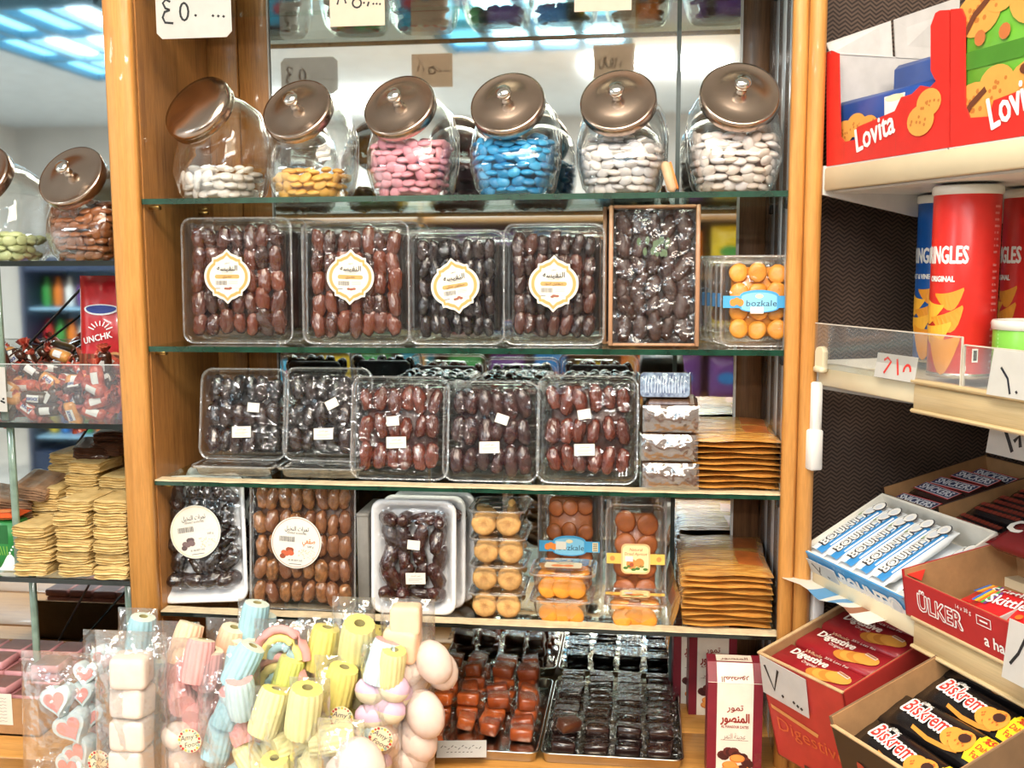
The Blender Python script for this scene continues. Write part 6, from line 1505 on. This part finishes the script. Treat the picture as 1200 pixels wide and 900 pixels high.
# crumpled printed flap hanging before it
rows = []
for j in range(7):
    rows.append([(-.012+bw_*.90*i/12-(.012*(j/6)), -.004-.036*(1-j/6)-.003*sin(i*1.3+j*.6)*(1-j/6), -.024-.024*j/6+.003*sin(i*.9)*(1-j/6)) for i in range(13)])
t = thing('printed_leaflet', 'crumpled white and blue printed leaflet hanging before the coconut bar carton', 'leaflet', M=MB_)
lf = MB()
lf.strip(rows[::-1], 0, True); lf.m = [(1 if (f % 12) in (4, 5, 7) else 2 if (f % 12) == 9 else 0) for f in range(len(lf.f))]
obj('leaflet_sheet', lf.mesh('leaflet_sheet', [ink(226, 222, 214), ink(86, 150, 200), ink(150, 90, 60)]), t)
card('small white price card with black strokes tucked before the coconut bar carton', MB_ @ Matrix.Translation((.044, -.0035, -.022)) @ Matrix.Rotation(pi/2, 4, 'X'), .074, .026, [[(-.25, .30), (-.1, -.05), (-.06, -.3)], [(.02, .3), (-.06, -.1)], dot(.2, -.2, .03)], (40, 44, 54), .0022)
# red wafer carton
U0 = B1[0]+.002; UW = .34; zu = Z3+.048
MU = gm(U0, -.016, zu, tilt=rad(9))
t = open_carton('sweet_carton', 'long red carton with white lettering, nearly empty, beside the coconut bars', MU, UW, .165, .050, REDD, KRAFT, hb=.062, hl=.058)
d = MB(); d.text('ÜLKER', .064, -.0335, .020, .0004, 0, bold=.055, width=.074); d.text('ÜLKER', .064, -.0331, .0192, .0008, 1, bold=.0, width=.0725)
d.text('14 x 38 g', .104, -.010, .005, .0004, 0, width=.024); d.ring([(.124, -.017), (.146, -.017), (.146, -.006), (.124, -.006)], [(.125, -.016), (.145, -.016), (.145, -.007), (.125, -.007)], .0004, 0); d.rect(.129, -.0125, .141, -.0105, .0004, 0)
d.text('a happy', .134, -.038, .013, .0004, 0, align='L', bold=.02)
obj('printed_front', d.mesh('printed_front', [WHITE, REDD]), t, (0, -.0006, 0), FRONT)
obj('corner_flap', MB().poly([(0, 0), (.03, 0), (0, .03)], 0).mesh('corner_flap', RED), t, (.0, .004, .0015))
obj('corner_flap', MB().poly([(0, 0), (.055, 0), (.02, -.028)], 0).mesh('corner_flap', RED), t, (.0, .163, .0135))
def skit():
    d = MB()
    for k, c in enumerate(range(5)): d.stroke([(-.044+.004*k, -.008), (-.040+.004*k, .018)], .0036, .0001*k, k)
    d.text('Skittles', -.002, -.002, .016, .0012, 5, bold=.02, width=.056, rot=.08)
    r = random.Random(2)
    for k in range(8): d.fan(circ(.0045, 9, .020+.022*r.random(), .012*r.uniform(-1, 1)), .0006+.0001*k, (1, 2, 0, 3)[k % 4])
    return d.mesh('printed_front', [ink(60, 110, 190), ink(240, 180, 40), ink(226, 110, 40), ink(80, 160, 70), ink(120, 60, 130), WHITE])
SKP = skit(); SKB = bar_mesh(.105, .052, .016, ink(206, 36, 40, .28))
for k, (x, y, z, a, b_) in enumerate(((.082, .085, -.040, .25, 0), (.120, .050, -.028, .1, .25), (.175, .095, -.036, .3, 0))):
    t = thing('sweet_bag', ['red rainbow-striped sweet bag at the back of the red carton', 'red rainbow-striped sweet bag lying on top of the others', 'red sweet bag at the far side of the red carton'][k], 'bag', M=MU @ Matrix.Translation((x, y, z)) @ Matrix.Rotation(a, 4, 'Z') @ Matrix.Rotation(b_, 4, 'X'), group='rainbow sweet bags')
    obj('wrapper', SKB, t); obj('printed_front', SKP, t, (0, 0, .0166))
t = thing('grey_tray', 'small folded grey card tray inside the red carton', 'tray', M=MU @ Matrix.Translation((.135, .012, -.046)) @ Matrix.Rotation(.2, 4, 'Z'))
obj('tray_side', MB().box((.03, .002, .017), (.06, .002, .034)).mesh('tray_side', GREYBOARD), t); obj('tray_end', MB().box((.001, .022, .017), (.002, .04, .034)).mesh('tray_end', GREYBOARD), t)
a = onv(1182, 700, -.03)
M = gm(a[0]+.04, -.026, zu-.022) @ Matrix.Rotation(pi/2-.1, 4, 'X')
card('white price card with a black stroke stuck to the red carton', M, .09, .062, [[(-.22, .32), (-.30, .0), (-.40, -.22)], dot(.1, -.2, .02)], (28, 28, 30), .0035)
# chocolate bar cartons at the back
DKC = ink(52, 36, 30, .5); BLK = ink(24, 22, 24, .4)
SNK = bar_mesh(.100, .032, .018, ink(58, 38, 34, .25))
def snick():
    d = MB().poly([(-.042, -.0105), (.036, -.0105), (.042, .0105), (-.036, .0105)], 0, 0); d.poly([(-.040, -.0085), (.035, -.0085), (.040, .0085), (-.035, .0085)], .0003, 1); d.poly([(-.039, -.0075), (.0345, -.0075), (.039, .0075), (-.0345, .0075)], .0006, 2)
    d.text('SNICKERS', 0, -.0055, .0112, .0009, 1, bold=.04, width=.066, shear=.12)
    return d.mesh('printed_top', [ink(196, 50, 50), ink(232, 234, 240), ink(30, 44, 90)])
SNP = snick(); u_s = onv(1036, 570, .14)[0]
def barcarton(label, u, w, zt_, who, pr, n, bm__):
    M = gm(u, .138, zt_, tilt=rad(12)); t = open_carton('bar_carton', label, M, w, .185, .042, DKC, KRAFT, hl=.052, hr=.044, hb=.05, front=BLK)
    obj('corner_tab', MB().poly([(0, 0), (.014, 0), (.010, -.036), (.002, -.036)], 0).mesh('corner_tab', WHITECARD), t, (.004, -.0012, 0), FRONT)
    obj('corner_tab', MB().poly([(0, 0), (.014, 0), (.012, -.036), (.004, -.036)], 0).mesh('corner_tab', WHITECARD), t, (w-.026, -.0012, 0), FRONT)
    r = random.Random(int(w*999))
    for k in range(n):
        Mb = M @ Matrix.Translation((w/2+.003*(k % 2), .020+.0325*k if k else .018, -.020+.007*(k % 2)+(.006 if k == 2 else 0))) @ Matrix.Rotation(r.uniform(-.08, .08), 4, 'Z') @ Matrix.Rotation(.25, 4, 'X')
        t2 = thing('chocolate_bar', who % ORD[k], 'bar', M=Mb, group='chocolate bars'); obj('wrapper', bm__, t2); obj('printed_top', pr, t2, (0, 0, .0178))
barcarton('dark carton of navy and red labelled chocolate bars, behind the coconut bars', u_s, .112, ZR+.046, '%s navy-labelled chocolate bar from the carton front', SNP, 5, SNK)
def twixy():
    d = MB()
    for k in range(2):
        d.poly([(-.04, -.009+.011*k), (.038, -.009+.011*k), (.04, -.002+.011*k), (-.038, -.002+.011*k)], .0001, 0)
        for q in range(10): d.fan(circ(.0034, 8, -.036+.008*q, -.0055+.011*k), .0003+.0001*q, 1)
    return d.mesh('printed_top', [ink(96, 36, 30), ink(140, 56, 40), ink(226, 222, 222)])
barcarton('black carton of dark chocolate bars with red-brown finger pictures', u_s+.118, .122, ZR+.044, '%s dark finger bar from the front of the black carton', twixy(), 5, bar_mesh(.105, .032, .018, ink(30, 22, 24, .25)))
p = onv(1198, 628, .12)
t = thing('dark_red_packet', 'dark red packet with a white letter beyond the black carton', 'packet', M=gm(p[0]+.025, .125, p[1]-.012, tilt=rad(20)))
obj('wrapper', bar_mesh(.10, .07, .024, ink(110, 26, 30, .25)), t); d = MB().text('C', 0, -.012, .026, 0, 0, bold=.05); obj('lettering', d.mesh('lettering', WHITE), t, (-.028, 0, .0246))
# digestive biscuit tray
D0 = onv(888, 765, -.11); D1 = onv(965, 803, -.11)
DW, DD, DH = .150, .205, .158
MD = gm(D0[0], -.11, D0[1], tilt=rad(15), yaw=rad(12))
REDT = mat('dull_red_carton', (180, 52, 46), .5, var=.07)
t = open_carton('biscuit_carton_tray', 'tall red carton of whole wheat biscuit packets, nearest the maroon cartons', MD, DW, DD, DH, REDT, KRAFT, hb=DH+.012)
obj('torn_edge', MB().box((.002, DD/2, .0008), (.005, DD, .002)).box((DW/2, .001, .0006), (DW, .004, .0016)).mesh('torn_edge', KRAFTLIGHT), t)
d = MB(); d.text('Digestive', DW*.5, -.110, .020, .0003, 0, bold=.0, width=DW*.8); d.rect(DW*.35, -.170, DW*.85, -.148, .0003, 1); d.text('ÜLKER', DW*.6, -.165, .010, .0006, 2, bold=.03); d.poly([(DW*.05, -.08), (DW*.6, -.09), (DW*.62, -.084), (DW*.05, -.074)], .0003, 2)
obj('printed_front', d.mesh('printed_front', [ink(206, 92, 50), ink(70, 40, 34), ink(206, 140, 80)]), t, (0, -.0006, 0), FRONT)
def digest():
    d = MB(); 
    d.text('Whole', -.018, .0155, .0062, .0003, 2, bold=.02, width=.030, shear=.1); d.text('Digestive', -.014, .003, .0125, .0003, 0, bold=.04, width=.062); d.text('Original', -.006, -.005, .0055, .0003, 0, width=.024); d.text('35% Less Fat', .020, .019, .004, .0003, 0, width=.040)
    for k in range(4): d.fan(circ(.0195, 20, .020+.009*k, -.012+.0025*k, .011), .0004+.0004*k, 1 if k % 2 else 3)
    d.stroke([(.040, .004), (.060, .001)], .005, .003, 0); d.stroke([(.041, .004), (.059, .0012)], .003, .0034, 4)
    return d.mesh('printed_top', [ink(240, 226, 214), ink(228, 160, 70), ink(206, 160, 130), ink(206, 132, 52), ink(170, 120, 80)])
DP = digest(); DPK = bar_mesh(DW-.010, .054, .05, ink(150, 30, 38, .35)); DPB = MB().cbox((0, 0, .025), (DW-.012, .050, .05), .006).mesh('wrapper', ink(150, 30, 38, .35))
for k in range(4):
    M = MD @ Matrix.Translation((DW/2, .030+.050*k, -.050-.002*(3-k)))
    t = thing('biscuit_packet', ORD[k]+' red whole wheat biscuit packet from the carton front', 'packet', M=M, group='whole wheat biscuit packets'); obj('wrapper', DPB, t); obj('printed_top', DP, t, (-.004, 0, .0506))
    M2 = MD @ Matrix.Translation((DW/2, .030+.050*k, -.104-.002*(3-k))); t = thing('biscuit_packet', 'red biscuit packet of the under layer, below the %s one' % ORD[k], 'packet', M=M2, group='whole wheat biscuit packets under'); obj('wrapper', DPB, t)
M = MD @ Matrix.Translation((.046, -.004, -.030)) @ Matrix.Rotation(pi/2-.06, 4, 'X') @ Matrix.Rotation(-.05, 4, 'Z')
card('white price card reading seventy thousand on the red biscuit carton', M, .084, .056, [[(-.40, .30), (-.22, -.26), (-.10, .34)], dot(-.04, -.30, .018), dot(.20, -.30, .018), dot(.28, -.34, .018), dot(.36, -.36, .018)], (24, 24, 26), .0040)
# black chocolate biscuit tray
K0 = onv(974, 850, -.15); KW, KD, KH = .172, .235, .150
MK = gm(K0[0], -.15, K0[1], tilt=rad(18), yaw=rad(5))
t = open_carton('biscuit_carton_tray', 'open carton of black chocolate biscuit packets with yellow corners', MK, KW, KD, KH, mat('dark_kraft', (120, 92, 66), .8, var=.1, scale=40), KRAFT, hb=KH+.035, hr=KH+.02, hl=KH+.012, front=BLK)
obj('torn_edge', MB().box((KW/2, .001, .0006), (KW, .004, .0018)).mesh('torn_edge', KRAFTLIGHT), t)
d = MB(); d.text('Biskrem', KW*.55, -.075, .045, .0003, 0, bold=.03, width=KW*.7); d.fan(circ(.03, 16, KW*.6, -.10, .02), .0006, 1)
obj('printed_front', d.mesh('printed_front', [ink(170, 60, 44), ink(206, 130, 60)]), t, (0, -.0006, 0), FRONT)
BK = bar_mesh(KW-.012, .050, .036, ink(22, 19, 20, .25))
def bisk():
    d = MB()
    d.text('Biskrem', -.022, -.006, .019, .0003, 0, bold=.10, width=.082, rot=-.04); d.text('Biskrem', -.022, -.0055, .018, .0007, 1, bold=.02, width=.078, rot=-.04)
    d.text('Ülker', -.040, .014, .006, .0003, 0, bold=.04)
    cookie(d, .030, -.004, .0165, .0009, 2, 3, .75); cookie(d, .046, -.003, .0175, .0016, 2, 3, .8); d.fan(circ(.009, 12, .048, .000, .006), .0024, 4)
    d.stroke([(-.03, -.016), (.0, -.019), (.03, -.018), (.05, -.015)], .004, .0004, 2)
    for j in range(5): d.add([(.060+.0, -.018+.0075*j, .0002), (.094, -.018+.0075*j, .0002), (.094, -.018+.0075*(j+1), .0002), (.058, -.018+.0075*(j+1), .0002)], [(0, 1, 2, 3)], 5)
    d.text('%50', .077, .008, .009, .0008, 6, bold=.03); d.text('Daha', .077, -.003, .007, .0008, 6, bold=.01); d.text('Fazla', .077, -.013, .007, .0008, 6, bold=.01)
    return d.map(lambda p: (p[0], p[1], .018+.018*(1-abs(p[1]/.0255)**2.4)**.5*(1-.12*abs(p[0]/.10)**4)+p[2]+.0016)).mesh('printed_top', [WHITE, ink(190, 44, 36), ink(232, 150, 60), ink(190, 100, 40), ink(60, 30, 24), ink(246, 212, 40), ink(200, 50, 40)])
BP_ = bisk()
for k in range(4):
    M = MK @ Matrix.Translation((KW/2, .030+.050*k, -.040+.004*(k % 2)+.003*k)) @ Matrix.Rotation(rad(-4+3*(k % 2)), 4, 'Z') @ Matrix.Rotation(rad(10), 4, 'X')
    t = thing('biscuit_packet', ORD[k]+' black chocolate biscuit packet from the carton front, yellow corner', 'packet', M=M, group='black biscuit packets'); obj('wrapper', BK, t); obj('printed_top', BP_, t).scale = (.80, 1, 1)
for k in range(4):
    M = MK @ Matrix.Translation((KW/2, .032+.050*k, -.070)); t = thing('biscuit_packet', 'black biscuit packet of the under layer, below the %s one' % ORD[k], 'packet', M=M, group='black biscuit packets under'); obj('wrapper', BK, t)
